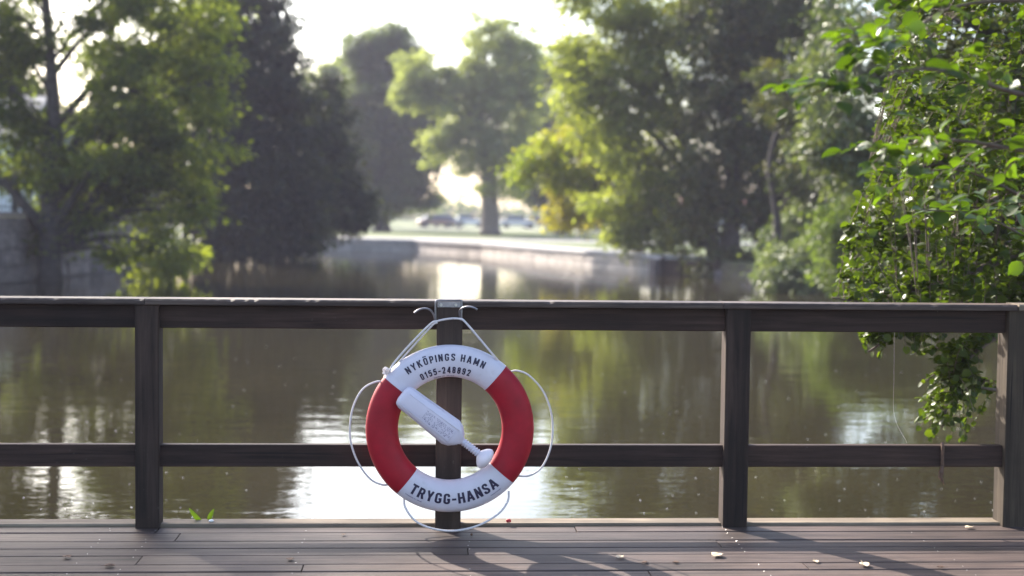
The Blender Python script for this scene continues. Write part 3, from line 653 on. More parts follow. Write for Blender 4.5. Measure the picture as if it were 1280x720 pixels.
# ------------------------------------------------------------------ railing
rail = empty('wooden_railing', BM, 'dark wooden railing of square posts with a flat cap and two rails across the picture', 'railing')
def UZ(px, py, v=0): p = BV(px, py, v); return p.x, p.z
ztop = UZ(560, 376)[1]; zc = ztop
def worn_box(a, b, seg, amp, name, mat, top_only=True, ch=.004):
    """long board whose front top edge is uneven, splintered by wear"""
    n = int((b[0] - a[0]) / seg); bm = bmesh.new(); prev = None
    prof = [(0, 0), (0, 1), (.12, 1.0), (1, 1), (1, 0)]
    secs = []
    for k in range(n + 1):
        x = a[0] + (b[0] - a[0]) * k / n; nick = (random.random() < .05) * random.uniform(.003, .008) + random.uniform(0, amp)
        y0, y1, z0, z1 = a[1], b[1], a[2], b[2]
        pts = [(y0 + .002, z0), (y0, z0 + .004), (y0, z1 - .005 - nick), (y0 + .006 + nick, z1 - nick * .3), (y1 - .005, z1), (y1, z1 - .005), (y1, z0)]
        secs.append([bm.verts.new((x, p, q)) for p, q in pts])
    m = len(secs[0])
    for s0, s1 in zip(secs, secs[1:]):
        for i in range(m): bm.faces.new((s0[i], s0[(i + 1) % m], s1[(i + 1) % m], s1[i]))
    bm.faces.new(secs[0]); bm.faces.new(secs[-1][::-1]); bmesh.ops.recalc_face_normals(bm, faces=bm.faces)
    me = bpy.data.meshes.new(name); bm.to_mesh(me); bm.free(); me.materials.append(mat); return link(name, me, rail)
# posts: (pixel left, right) at mid height of front face
posts = [(168.5, 198.5, 'post', 0), (545, 577, 'postmid', -.022), (906, 936.5, 'post', 0), (1257.5, 1300, 'postend', 0)]
PU = []
for (x0, x1, mt, v) in posts:
    u0 = UZ(x0, 520, v)[0]; u1 = UZ(x1, 520, v)[0]; PU.append((u0, u1))
cap_z0 = UZ(560, 383.5)[1]
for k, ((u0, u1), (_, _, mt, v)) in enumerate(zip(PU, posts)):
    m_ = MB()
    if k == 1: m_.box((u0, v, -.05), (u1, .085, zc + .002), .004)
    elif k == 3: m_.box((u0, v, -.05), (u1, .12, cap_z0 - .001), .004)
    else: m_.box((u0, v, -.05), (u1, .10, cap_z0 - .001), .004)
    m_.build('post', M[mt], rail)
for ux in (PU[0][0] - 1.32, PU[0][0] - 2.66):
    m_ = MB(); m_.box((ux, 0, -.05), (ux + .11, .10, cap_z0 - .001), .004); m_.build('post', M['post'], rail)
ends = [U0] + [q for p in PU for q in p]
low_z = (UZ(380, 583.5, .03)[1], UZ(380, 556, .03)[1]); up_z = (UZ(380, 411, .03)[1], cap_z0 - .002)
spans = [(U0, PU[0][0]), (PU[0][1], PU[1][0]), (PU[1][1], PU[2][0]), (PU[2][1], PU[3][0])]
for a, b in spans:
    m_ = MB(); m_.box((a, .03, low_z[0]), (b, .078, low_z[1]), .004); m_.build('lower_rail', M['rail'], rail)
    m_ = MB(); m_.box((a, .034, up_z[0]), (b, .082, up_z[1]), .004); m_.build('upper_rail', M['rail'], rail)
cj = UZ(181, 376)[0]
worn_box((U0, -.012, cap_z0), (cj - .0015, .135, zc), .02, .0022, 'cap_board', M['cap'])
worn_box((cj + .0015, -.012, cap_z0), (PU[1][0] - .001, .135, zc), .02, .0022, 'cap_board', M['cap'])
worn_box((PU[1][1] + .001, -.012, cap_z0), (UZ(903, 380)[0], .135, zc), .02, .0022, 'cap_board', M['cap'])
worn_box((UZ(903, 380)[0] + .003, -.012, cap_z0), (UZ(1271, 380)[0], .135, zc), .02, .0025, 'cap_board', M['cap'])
worn_box((UZ(1272.5, 380)[0], -.016, cap_z0), (UZ(1340, 380)[0], .135, zc + .003), .02, .002, 'cap_board', M['edge'])  # paler edge wood here paints in the sunlit top of the end piece
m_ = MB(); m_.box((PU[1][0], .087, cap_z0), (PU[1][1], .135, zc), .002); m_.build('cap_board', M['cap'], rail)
# ------------------------------------------------------------------ lifebuoy
RV = -.022 - .056                                   # depth of the ring's middle in front of the railing
rc = BV(562.5, 535.5, RV); SP = FPX / ((BM @ rc).y)  # pixels per metre there
ring = empty('lifebuoy', BM @ Matrix.Translation((rc.x, RV, rc.z)), 'red and white lifebuoy hanging on the middle railing post', 'lifebuoy')
def RP(px, py, v=0.0):
    """pixel -> lifebuoy-local point at depth v"""
    p = BV(px, py, RV + v); return Vector((p.x - rc.x, v, p.z - rc.z))
Ro, Ri = 105.7 / SP, 65.2 / SP; RM, RW, RD = (Ro + Ri) / 2, (Ro - Ri) / 2, .052
def sect(a):
    c, s = math.cos(a), math.sin(a); e = 2 / 2.35
    return RW * math.copysign(abs(c) ** e, c), RD * math.copysign(abs(s) ** e, s)
def ringpart(name, a0, a1, mat, grow=0.0, n=None):
    m_ = MB(); na = n or int(abs(a1 - a0) / 1.5); nsec = 40; vs = []
    for i in range(na + 1):
        th = R(a0 + (a1 - a0) * i / na)
        for j in range(nsec):
            r, d = sect(2 * math.pi * j / nsec); k = 1 + grow / RW; r *= k; d *= k
            vs.append(((RM + r) * math.cos(th), -d, (RM + r) * math.sin(th)))
    fs = [(i * nsec + j, i * nsec + (j + 1) % nsec, (i + 1) * nsec + (j + 1) % nsec, (i + 1) * nsec + j) for i in range(na) for j in range(nsec)]
    m_.add(vs, fs); 
    if grow: m_.add(vs[:nsec], [tuple(range(nsec))]); m_.add(vs[-nsec:], [tuple(range(nsec))])
    return m_.build(name, mat, ring, True)
AR, AL, AB, AC = 49.0, 138.0, 231.0, 319.6
ringpart('white_section', AR, AL, M['white']); ringpart('red_section', AL, AB, M['red'])
ringpart('white_section', AB, AC, M['white']); ringpart('red_section', AC, 360 + AR, M['red'])
for a in (AR, AL, AB, AC):                          # moulded seams
    s_ = ringpart('seam', a - .12, a + .12, M['case'], .0007, 2)
st = ringpart('strap', AL - .6, AL + 3.6, M['white'], .003, 6)
def depth_at(r):
    q = min(.999, abs((r - RM) / RW)); return -RD * (1 - q ** 2.35) ** (1 / 2.35)
# lettering: condensed bold letters drawn as broad strokes, bent round the ring and lying just proud of it
GW = .19                                           # stroke width for a letter of height 1
def rnd(pts, r, closed=False, n=5):
    """polyline with rounded corners"""
    P2 = [Vector(p) for p in pts]; out = []; m = len(P2)
    for i, p in enumerate(P2):
        if not closed and i in (0, m - 1): out.append(p); continue
        a = (P2[i - 1] - p); b = (P2[(i + 1) % m] - p); q = min(r, a.length * .5, b.length * .5); a = p + a.normalized() * q; b = p + b.normalized() * q
        for k in range(n + 1):
            t = k / n; out.append(a * (1 - t) ** 2 + p * 2 * t * (1 - t) + b * t * t)
    if closed: out.append(out[0])
    return out
h_ = GW / 2; X1 = .52 - h_
def L2(*p): return [Vector(q) for q in p]
O_ = rnd([(h_, h_), (X1, h_), (X1, 1 - h_), (h_, 1 - h_)], .26, True)
GLY = {
 'N': (.54, [L2((h_, 0), (h_, 1)), L2((.54 - h_, 0), (.54 - h_, 1)), L2((h_, 1 - .02), (.54 - h_, .02))]),
 'Y': (.56, [L2((.28, 0), (.28, .45)), L2((.07, 1), (.28, .42)), L2((.49, 1), (.28, .42))]),
 'K': (.56, [L2((h_, 0), (h_, 1)), L2((.46, 1), (.13, .47)), L2((.24, .60), (.48, 0))]),
 'O': (.52, [O_]),
 'Ö': (.52, [O_, L2((.15, 1.09), (.15, 1.24)), L2((.37, 1.09), (.37, 1.24))]),
 'P': (.50, [L2((h_, 0), (h_, 1)), rnd([(h_, 1 - h_), (.50 - h_, 1 - h_), (.50 - h_, .45), (h_, .45)], .2)]),
 'R': (.53, [L2((h_, 0), (h_, 1)), rnd([(h_, 1 - h_), (.51 - h_, 1 - h_), (.51 - h_, .47), (h_, .47)], .2), L2((.30, .50), (.45, 0))]),
 'I': (.19, [L2((h_, 0), (h_, 1))]),
 'G': (.53, [rnd([(X1, .68), (X1, 1 - h_), (h_, 1 - h_), (h_, h_), (X1, h_), (X1, .47)], .26), L2((.28, .44), (.52, .44))]),
 'S': (.50, [rnd([(.50 - h_, .68), (.50 - h_, 1 - h_), (h_, 1 - h_), (h_, .60), (.50 - h_, .42), (.50 - h_, h_), (h_, h_), (h_, .32)], .2)]),
 'H': (.54, [L2((h_, 0), (h_, 1)), L2((.54 - h_, 0), (.54 - h_, 1)), L2((h_, .52), (.54 - h_, .52))]),
 'A': (.58, [L2((.08, 0), (.27, 1)), L2((.50, 0), (.31, 1)), L2((.16, .30), (.42, .30))]),
 'M': (.66, [L2((h_, 0), (h_, 1)), L2((.66 - h_, 0), (.66 - h_, 1)), L2((h_ + .01, 1), (.33, .18)), L2((.66 - h_ - .01, 1), (.33, .18))]),
 'T': (.52, [L2((.26, 0), (.26, 1)), L2((0, 1 - h_), (.52, 1 - h_))]),
 '-': (.34, [L2((0, .44), (.34, .44))]),
 '0': (.48, [rnd([(h_, h_), (.48 - h_, h_), (.48 - h_, 1 - h_), (h_, 1 - h_)], .24, True)]),
 '1': (.32, [L2((.21, 0), (.21, 1)), L2((.21, .84), (.02, .72))]),
 '5': (.48, [rnd([(.45, 1 - h_), (.11, 1 - h_), (.09, .52), (.20, .58), (.48 - h_, .60), (.48 - h_, h_), (h_, h_), (h_, .27)], .15)]),
 '2': (.48, [rnd([(h_, .68), (h_, 1 - h_), (.48 - h_, 1 - h_), (.48 - h_, .60), (h_ + .02, h_)], .18), L2((.02, h_), (.47, h_))]),
 '4': (.50, [L2((.36, 0), (.36, 1)), L2((0.02, .27), (.50, .27)), L2((.33, .98), (.06, .27))]),
 '8': (.48, [rnd([(h_, h_), (.48 - h_, h_), (.48 - h_, .52), (h_, .52)], .17, True), rnd([(h_ + .01, .52), (.47 - h_, .52), (.47 - h_, 1 - h_), (h_ + .01, 1 - h_)], .17, True)]),
 '9': (.48, [rnd([(.48 - h_, .44), (h_, .44), (h_, 1 - h_), (.48 - h_, 1 - h_), (.48 - h_, h_), (h_, h_), (h_, .28)], .2), L2((.48 - h_, .44), (.48 - h_, .62))]),
}
def arc_text(name, txt, a_first, a_last, rmid, h, wfac, bottom, mat, parent, space=.3, gap=.14):
    x = 0; cen = []
    for ch in txt:
        if ch == ' ': cen.append(None); x += space; continue
        cen.append(x + GLY[ch][0] / 2); x += GLY[ch][0] + gap
    c0, c1 = cen[0], cen[-1]; tot = MB()
    for ch, c in zip(txt, cen):
        if c is None: continue
        th0 = R(a_first + (a_last - a_first) * (c - c0) / (c1 - c0)); gw = GLY[ch][0]
        for si, st_ in enumerate(GLY[ch][1]):
            pts = [st_[0]]
            for p, q in zip(st_, st_[1:]):
                k = max(1, int((q - p).length / .12)); pts += [p.lerp(q, t / k) for t in range(1, k + 1)]
            closed = (pts[0] - pts[-1]).length < 1e-6; n = len(pts); vs = []
            for i, p in enumerate(pts):
                a = pts[i - 1] if i else (pts[-2] if closed else p); b = pts[i + 1] if i < n - 1 else (pts[1] if closed else p)
                d = (b - a).normalized(); nr = Vector((-d.y, d.x))
                for e in (-1, -.33, .33, 1):
                    w = p + nr * (e * GW / 2); bx = (w.x - gw / 2) * wfac * h; by = (w.y - .5) * h
                    if bottom: r = rmid - by; th = th0 + bx / rmid
                    else: r = rmid + by; th = th0 - bx / rmid
                    vs.append((r * math.cos(th), depth_at(r) - .0010 - si * .00015, r * math.sin(th)))
            fs = [(i * 4 + j, i * 4 + j + 1, i * 4 + j + 5, i * 4 + j + 4) for i in range(n - 1) for j in range(3)]
            tot.add(vs, fs)
    return tot.build(name, mat, parent)
arc_text('harbour_lettering', 'NYKÖPINGS HAMN', 125.4, 64.0, 91.4 / SP, 9.0 / SP, 1.14, False, M['ink'], ring, .36, .10)
arc_text('number_lettering', '0155-248892', 118.0, 72.6, 75.3 / SP, 8.6 / SP, 1.0, False, M['ink'], ring)
arc_text('name_lettering', 'TRYGG-HANSA', 239.3, 308.7, 86.6 / SP, 13.4 / SP, 1.2, True, M['ink'], ring, .3, .11)
def fine_print(a0, a1, rr, n):
    m_ = MB(); h = 1.3 / SP
    for i in range(n):
        if random.random() < .14: continue
        t0 = R(a0 + (a1 - a0) * i / n); t1 = R(a0 + (a1 - a0) * (i + .68) / n); h0 = rr / SP; h1 = h0 + h * random.uniform(.6, 1)
        m_.add([(r * math.cos(t), depth_at(r) - .0011, r * math.sin(t)) for r, t in ((h0, t0), (h0, t1), (h1, t1), (h1, t0))], [(0, 1, 2, 3)])
    return m_.build('fine_print', M['ink2'], ring)
fine_print(108, 86, 67.2, 22); fine_print(235.5, 249, 96.5, 20); fine_print(302, 311, 97, 13)
# ropes
def rope(name, pts, rad, n=8):
    m_ = MB(); m_.tube(spline([RP(*p) for p in pts], 10), rad, n); return m_.build(name, M['rope'], ring, True)
rope('grab_line', [(480, 479, -.01), (471, 477, -.02), (453, 487, -.03), (440.5, 512, -.035), (437.5, 545, -.035), (446, 575, -.03), (462, 598, -.02), (478, 606, -.01), (488, 605, .0)], .0042)
rope('grab_line', [(636, 465, -.005), (647, 463.5, -.02), (662, 470, -.03), (680, 491, -.035), (690, 522, -.035), (689, 556, -.035), (678, 583, -.03), (662, 594.5, -.02), (646, 595, -.0)], .0042)
rope('grab_line', [(505, 622, -.0), (506.5, 634, -.02), (518, 650, -.04), (538, 660, -.055), (566, 663.5, -.06), (596, 657.5, -.055), (622, 643, -.04), (634.5, 627, -.02), (636, 614, -.0)], .0046)
rope('hanging_rope', [(487, 464, -.045), (493, 453, -.03), (514, 429, -.025), (538, 405, -.02), (546, 401.5, .0), (561, 398.5, .012), (574, 398.5, .0), (581, 402, -.02), (600, 424, -.03), (616, 443, -.035), (622, 450, -.02)], .0046)
rope('hanging_rope', [(490, 466, -.02), (497, 455, -.01), (518, 431, -.01), (541, 406, -.012), (546.5, 403.5, .0)], .0040)
kn = MB()
for k in range(5):
    c = RP(483 + 1.5 * math.cos(k * 1.3), 463.5 + 1.8 * math.sin(k * 1.3), -.035 + .008 * k); q = [(c + Vector((math.cos(t) * .010, math.sin(t) * .006 * (k % 2 - .5), math.sin(t + k) * .009))) for t in np.linspace(0, 6.2832, 13)]
    kn.tube(q, .0036, 6, False)
kn.build('knot', M['rope'], ring, True)
# ------------------------------------------------------------------ throw-line canister
A = RP(506.5, 496.5, -.075); B = RP(575.5, 549.5, -.075); ax = (B - A); Lb = ax.length; ax.normalize(); sd_ = Vector((0, -1, 0)).cross(ax).normalized()
can = empty('rope_canister', BM @ Matrix.Translation((rc.x, RV, rc.z)), 'white plastic throwing line canister resting across the lifebuoy opening', 'canister')
Yv = Vector((0, -1, 0))
def loft(name, stn, mat, n=36, ex=3.2, cap=True):
    m_ = MB(); vs = []
    for (t, w, d) in stn:
        c = A + ax * t; e = 2 / ex
        for j in range(n):
            q = 2 * math.pi * j / n; cc, ss = math.cos(q), math.sin(q)
            vs.append(c + sd_ * (w * math.copysign(abs(cc) ** e, cc)) + Yv * (d * math.copysign(abs(ss) ** e, ss)))
    k = len(stn); fs = [(i * n + j, i * n + (j + 1) % n, (i + 1) * n + (j + 1) % n, (i + 1) * n + j) for i in range(k - 1) for j in range(n)]
    if cap: fs += [tuple(range(n))[::-1], tuple((k - 1) * n + j for j in range(n))]
    m_.add(vs, fs); return m_.build(name, mat, can, True)
w0, w1 = 14.6 / SP, 17.2 / SP
Lb = 83 / SP
body = loft('body', [(-.022, w0 * .45, .016), (-.018, w0 * .78, .026), (-.008, w0 * .95, .034), (.006, w0, .037), (Lb * .25, w0 * 1.02, .039), (Lb * .55, w0 * 1.1, .041), (Lb * .86, w1, .042), (Lb * .93, w1 * .9, .040), (Lb * 1.0, w1 * .66, .034), (Lb * 1.05, w1 * .38, .022), (Lb * 1.075, .017, .017)], M['case'])
t0 = Lb * 1.07; t1 = t0 + 27 / SP; stn = []
for k in range(45):
    f = k / 44; stn.append((t0 + (t1 - t0) * f, .0152 + .0028 * math.sin(f * 8 * 2 * math.pi), .0152 + .0028 * math.sin(f * 8 * 2 * math.pi)))
loft('ribbed_neck', stn, M['case'], 20, 2)
loft('knob', [(t1 - .002, .014, .014), (t1 + .004, .022, .020), (t1 + .014, .036, .032), (t1 + .026, .046, .040), (t1 + .036, .049, .042), (t1 + .046, .045, .038), (t1 + .054, .034, .029), (t1 + .059, .018, .015), (t1 + .060, .003, .003)], M['knob'], 28, 2)
# side rim (mould line) round the body
rim = MB(); pts = []
for (t, w) in [(-.012, w0 * .2), (-.019, w0 * .55), (-.012, w0 * .86), (.004, w0 * .99), (Lb * .25, w0 * 1.02), (Lb * .55, w0 * 1.1), (Lb * .86, w1 * 1.0), (Lb * .95, w1 * .84), (Lb * 1.05, w1 * .38)]: pts.append((t, w + .0015))
for s in (1, -1): rim.tube([A + ax * t + sd_ * (w * s) for t, w in pts], .0022, 6)
rim.build('moulding_rim', M['case'], can, True)
# front: raised lip lines and printed label
fr = MB(); yd = -.0425
def fp(t, s, d=.0): return A + ax * t + sd_ * s + Yv * d
def dface(t): return .0375 + (.0425 - .0375) * min(1, max(0, t / (Lb * .86)))
pn = MB()
def line(mb, a, b, r): mb.tube([fp(a[0], a[1], dface(a[0]) - .0005), fp(b[0], b[1], dface(b[0]) - .0005)], r, 5)
LA, LB_ = Lb * .34, Lb * .90; lw = w0 * .60
line(pn, (.004, w0 * .52), (LB_ + .012, w0 * .62), .0013); line(pn, (.004, -w0 * .60), (LB_ + .012, -w0 * .70), .0013)
for a, b in (((LA, -lw), (LA, lw * .75)), ((LB_, -lw), (LB_, lw * .75))): line(pn, a, b, .0009)
pn.build('raised_edges', M['case'], can, True)
pr = MB()
for row in range(9):
    s = -lw * .82 + row * lw * 1.45 / 8.6
    t = LA + .010
    while t < LB_ - .010:
        w = random.uniform(.002, .0085)
        blk = (row in (0, 1, 7)) and random.random() < .12
        if random.random() < .74 and not (LA + .05 < t < LA + .062):
            h = .0034 if blk else .0017; d = dface(t) + .0006 - .0009 * abs(s / w0) ** 3
            pr.add([fp(t, s - h / 2, d), fp(t + w, s - h / 2, d), fp(t + w, s + h / 2, d), fp(t, s + h / 2, d)], [(0, 1, 2, 3)])
        t += w + random.uniform(.002, .005)
pr.build('printed_instructions', M['ink2'], can)
# ------------------------------------------------------------------ hook bracket
hk = empty('hook_bracket', BM @ Matrix.Translation((rc.x, RV, rc.z)), 'galvanised steel double hook screwed to the top of the middle post', 'hook')
pf = .056 - .004                                       # just in front of the post face
def HP(x, y, v): return RP(490 + x / 6, 370 + y / 6, v)
a = HP(341, 40, pf); b = HP(514, 86, pf)
m_ = MB(); m_.box((a.x, pf - .003, b.z), (b.x, pf + .0035, a.z), .001); m_.build('plate', M['steel'], hk)
def wire(name, pts, r=.0042): m_ = MB(); m_.tube(spline([HP(*p) for p in pts], 8), r, 10); m_.build(name, M['steel'], hk, True)
wire('wire_frame', [(328, 212, pf - .012), (327, 200, pf - .006), (326, 120, pf - .006), (326, 60, pf - .006), (331, 38, pf - .006), (345, 33, pf - .006), (420, 32, pf - .006), (505, 32, pf - .006), (520, 38, pf - .006), (523, 60, pf - .006), (522, 120, pf - .006), (520, 170, pf - .006), (517, 182, pf - .012)])
wire('hook', [(327, 208, pf - .012), (322, 178, pf - .03), (312, 140, pf - .05), (292, 110, pf - .07), (260, 94, pf - .085), (225, 95, pf - .095), (192, 108, pf - .10), (166, 128, pf - .10)])
wire('hook', [(518, 178, pf - .012), (508, 150, pf - .03), (506, 118, pf - .05), (522, 94, pf - .07), (552, 82, pf - .085), (588, 81, pf - .095), (618, 90, pf - .10), (640, 103, pf - .10)])
for x in (367, 479):
    c = HP(x, 67, pf - .003); m_ = MB(); m_.tube([c, c + Vector((0, -.0025, 0))], [.0065, .005], 14); s_ = m_.build('screw', M['nail'], hk)
    m_ = MB(); m_.box(c + Vector((-.005, -.0033, -.0007)), c + Vector((.005, -.0024, .0007))); m_.build('slot', M['iron'], s_)
# ------------------------------------------------------------------ things lying on the deck
def curled_leaf(name, label, cat, px, py, size, mat, group=None, seed=0):
    r = random.Random(seed); p = BM @ BZ(px, py, .004); n = 7; vs = []; fs = []
    for i in range(n + 1):
        t = i / n; w = math.sin(math.pi * min(1, t * 1.02 + .0)) ** .7 * .36 + .01
        for j in range(-2, 3):
            f = j / 2; vs.append(((t - .5), f * w * (1 + .25 * r.uniform(-1, 1)), .16 * abs(f) ** 1.5 * w * 2.4 + .22 * (t - .5) ** 2 + r.uniform(0, .03)))
    for i in range(n):
        for j in range(4): a_ = i * 5 + j; fs.append((a_, a_ + 1, a_ + 6, a_ + 5))
    m_ = MB(); m_.add(vs, fs); k = len(m_.v); m_.tube([(-.48, 0, .06), (-.7, .05, .08), (-.85, .02, .14)], .012, 5)
    o = m_.build(name, mat, None, True); so = o.modifiers.new('thick', 'SOLIDIFY'); so.thickness = .012
    o.location = (p.x, p.y, .003); o.scale = (size * .85,) * 3; o.rotation_euler = (0, 0, r.uniform(0, 6.28)); return tag(o, label, cat, group)
FL = [(84, 696, .05, 'deadleaf', 'small brown dead leaf on the shaded boards left of the left post'), (137, 707.5, .055, 'deadleaf', 'brown curled dead leaf near the bottom of the left corner of the deck'),
      (363, 699, .045, 'deadleaf', 'dark reddish dead leaf on the boards left of the lifebuoy'), (775, 696.5, .05, 'paleleaf', 'small pale fallen leaf on the deck between the lifebuoy and the right post'),
      (896, 694.5, .075, 'paleleaf', 'curled tan leaf standing up on the deck in front of the right post'), (1081, 706.5, .07, 'paleleaf', 'largest pale yellow leaf lying flat on the right part of the deck'),
      (1020, 702, .04, 'paleleaf', 'thin pale leaf scrap left of the largest yellow leaf'), (806, 703, .035, 'deadleaf', 'tiny brown leaf scrap below the small pale leaf'), (845, 703, .035, 'deadleaf', 'tiny brown leaf scrap between two pale leaves'),
      (1176, 709, .04, 'deadleaf', 'dark leaf scrap nearest the right end of the deck'), (1211, 659.5, .05, 'paleleaf', 'straw coloured leaf stalk by the foot of the end post'), (429, 668, .03, 'deadleaf', 'tiny dark crumb of leaf on the boards below the lower left grab line')]
for k, (x, y, s, mt, lb) in enumerate(FL): curled_leaf('fallen_leaf', lb, 'leaf', x, y, s, M[mt], 'fallen leaves on the deck', k + 3)
def blob(name, label, cat, loc, s, mat, seed):
    r = random.Random(seed); bm = bmesh.new(); bmesh.ops.create_icosphere(bm, subdivisions=2, radius=1)
    for v in bm.verts: v.co *= r.uniform(.8, 1.15)
    me = bpy.data.meshes.new(name); bm.to_mesh(me); bm.free(); me.materials.append(mat)
    me.polygons.foreach_set('use_smooth', [True] * len(me.polygons)); o = link(name, me); o.location = loc; o.scale = s; return tag(o, label, cat)
q = BM @ Vector((BV(635.5, 656, .05).x, .05, .021)); blob('red_petal', 'small crumpled red petal on the edge board right of the lifebuoy', 'petal', q, (.012, .008, .009), M['petal'], 4)
q = BM @ BZ(589.5, 668, .006); blob('dark_berry', 'small dark berry on the deck in the shadow of the lifebuoy', 'berry', q, (.006, .006, .006), M['deadleaf'], 6)
q = BM @ Vector((BV(264, 649, .08).x, .08, .017)); blob('white_pebble', 'tiny white pebble on the edge board beside the green sprout', 'pebble', q, (.012, .008, .007), M['foam'], 9)
# sprout behind the edge board
sp0 = BM @ Vector((BV(256, 651, .145).x, .145, -.02)); spr = empty('green_sprout', sp0, 'little sprout with two pointed green leaves growing at the edge of the deck', 'sprout')
def blade(px0, px1, w, v=0.145):
    a = BM @ BV(*px0, v) - sp0; b = BM @ BV(*px1, v - .03) - sp0; n = 8; vs = []; fs = []; d = b - a; s = d.cross(Vector((0, 1, 0))).normalized()
    for i in range(n + 1):
        t = i / n; ww = w * math.sin(math.pi * (.06 + .92 * t)) ** .8; c = a + d * t + Vector((0, -.012 * math.sin(t * 3), 0))
        for j in (-1, -.5, 0, .5, 1): vs.append(c + s * (ww * j) + Vector((0, -.35 * ww * abs(j), 0)))
    for i in range(n):
        for j in range(4): k = i * 5 + j; fs.append((k, k + 1, k + 6, k + 5))
    m_ = MB(); m_.add(vs, fs); o = m_.build('leaf', M['l_sprout'], spr, True)
    at = o.data.attributes.new('var', 'FLOAT', 'POINT'); at.data.foreach_set('value', [.9] * len(o.data.vertices))
blade((255, 655), (236.5, 635), .011); blade((260, 652), (267.5, 636), .010)
m_ = MB(); m_.tube([(0, 0, -.12), (0, 0, -.02), BM @ BV(257, 653, .145) - sp0], .003, 6); m_.build('stem', M['twig'], spr)
# dead leaves caught on the lower rail and the fishing line
hp = BM @ Vector((BV(1178, 556, .02).x, .02, low_z[1])); dl = empty('hanging_dead_leaf', hp, 'dried brown leaf strip hanging over the lower rail near the right end', 'dead leaf')
def L(px, py, v): return BM @ BV(px, py, v) - hp
m_ = MB(); m_.tube([L(1177, 555, .05), L(1178, 554.5, .02), L(1178.5, 558, .014), L(1178, 570, .016), L(1178, 584, .018)], [.004, .009, .008, .007, .008], 6); m_.build('strip', M['deadleaf'], dl)
m_ = MB(); m_.tube([L(1178, 583, .018), L(1176.5, 590, .016), L(1175.5, 596, .018), L(1178, 601, .016), L(1180, 606, .017)], [.008, .012, .011, .006, .001], 7); m_.build('tip', M['deadleaf'], dl)
m_ = MB(); m_.tube(spline([BM @ BV(x, y, v) for x, y, v in ((1118, 405, .09), (1117.5, 470, .12), (1118, 520, .14), (1134, 554, .05))], 6), .00028, 5)
o = m_.build('fishing_line', M['rope']); tag(o, 'thin snagged fishing line hanging between the top and lower rail near the right', 'fishing line')

# ------------------------------------------------------------------ near alder on the right
def spray(pts, nl, size, cs, fr, sz, droop=.25, spread=.9, flat=.55):
    """leaves set alternately along a twig"""
    sp = spline(pts, 6); n = len(sp); side = 1
    for i in range(nl):
        t = .08 + .92 * (i + random.random() * .6) / nl; f = min(t * (n - 1), n - 1.001); k = int(f); p = sp[k].lerp(sp[k + 1], f - k); d = (sp[min(k + 1, n - 1)] - sp[k]).normalized()
        s = d.cross(Vector((0, 0, 1)));
        if s.length < .05: s = Vector((1, 0, 0))
        s.normalize(); side = -side
        o = d * random.uniform(.2, .9) + s * side * spread * random.uniform(.5, 1.2) + Vector((random.gauss(0, .3), random.gauss(0, .3), random.gauss(0, .25) - droop))
        if i >= nl - 1: o = d
        cs.append(V(p)); fr.append(V(o)); sz.append(size * random.uniform(.6, 1.25) * (1 - .25 * t))
def in_poly(x, y, poly):
    c = False
    for i in range(len(poly)):
        (x0, y0), (x1, y1) = poly[i - 1], poly[i]
        if (y0 > y) != (y1 > y) and x < (x1 - x0) * (y - y0) / (y1 - y0) + x0: c = not c
    return c
ald = empty('alder_tree', (5.6, 8.0, -.6), 'alder with small glossy leaves hanging over the right end of the railing', 'tree'); AO = Vector((5.6, 8.0, -.6))
m_ = MB(); m_.tube([p for p in spline([Vector((0, 0, -.3)), Vector((-.1, -.05, 1.2)), Vector((-.15, .1, 2.6)), Vector((.1, .2, 4.4))], 8)], [.19 - .12 * k / 24 for k in range(25)], 12); m_.build('trunk', M['bark'], ald, True)
limbs = [[(1500, 330, 8), (1380, 380, 7.8), (1300, 410, 7.5), (1240, 425, 7.3), (1195, 470, 7.1), (1178, 535, 6.95)],
         [(1500, 300, 8), (1330, 360, 7.6), (1230, 395, 7.3), (1150, 400, 7.1), (1085, 440, 7.0)],
         [(1500, 350, 8), (1400, 440, 7.8), (1300, 470, 7.5), (1262, 487, 7.3), (1225, 484, 7.2), (1205, 474, 7.15)],
         [(1500, 200, 8), (1330, 290, 7.9), (1200, 345, 7.6), (1090, 375, 7.5), (1040, 372, 7.5)],
         [(1500, 150, 8.2), (1330, 210, 8), (1200, 270, 8), (1110, 300, 7.9), (1062, 292, 7.9)],
         [(1500, 50, 8.3), (1360, 130, 8.2), (1220, 190, 8.2), (1120, 215, 8.1), (1085, 215, 8.1)],
         [(1500, -40, 8.4), (1350, 30, 8.3), (1230, 90, 8.4), (1150, 130, 8.4), (1115, 125, 8.4)],
         [(1480, -120, 8.5), (1330, -60, 8.4), (1220, 0, 8.4), (1160, 50, 8.4)]]
LS = []
for i, l in enumerate(limbs):
    pts = [P(*p) - AO for p in l]; tr_ = Vector((-.12, .05, 1.0 + .42 * i * .8)); pts = [tr_] + pts
    sp = spline(pts, 6); m_ = MB(); m_.tube(sp, [max(.0045, .05 * (1 - k / (len(sp) - 1)) ** 1.2 + .0) for k in range(len(sp))], 7); m_.build('limb', M['bark' if i > 9 else 'twig'], ald, True); LS.append(sp)
allp = [p for sp in LS for p in sp[8:]]
poly_up = [(1115, 60), (1140, -60), (1420, -60), (1420, 400), (1040, 400), (1028, 366), (1050, 330), (1062, 280), (1085, 230), (1095, 180)]
poly_dn = [(1085, 385), (1075, 440), (1085, 455), (1120, 432), (1150, 450), (1140, 500), (1150, 555), (1215, 553), (1222, 500), (1225, 455), (1262, 420), (1300, 380)]
cs, fr, sz = [], [], []; tw = MB()
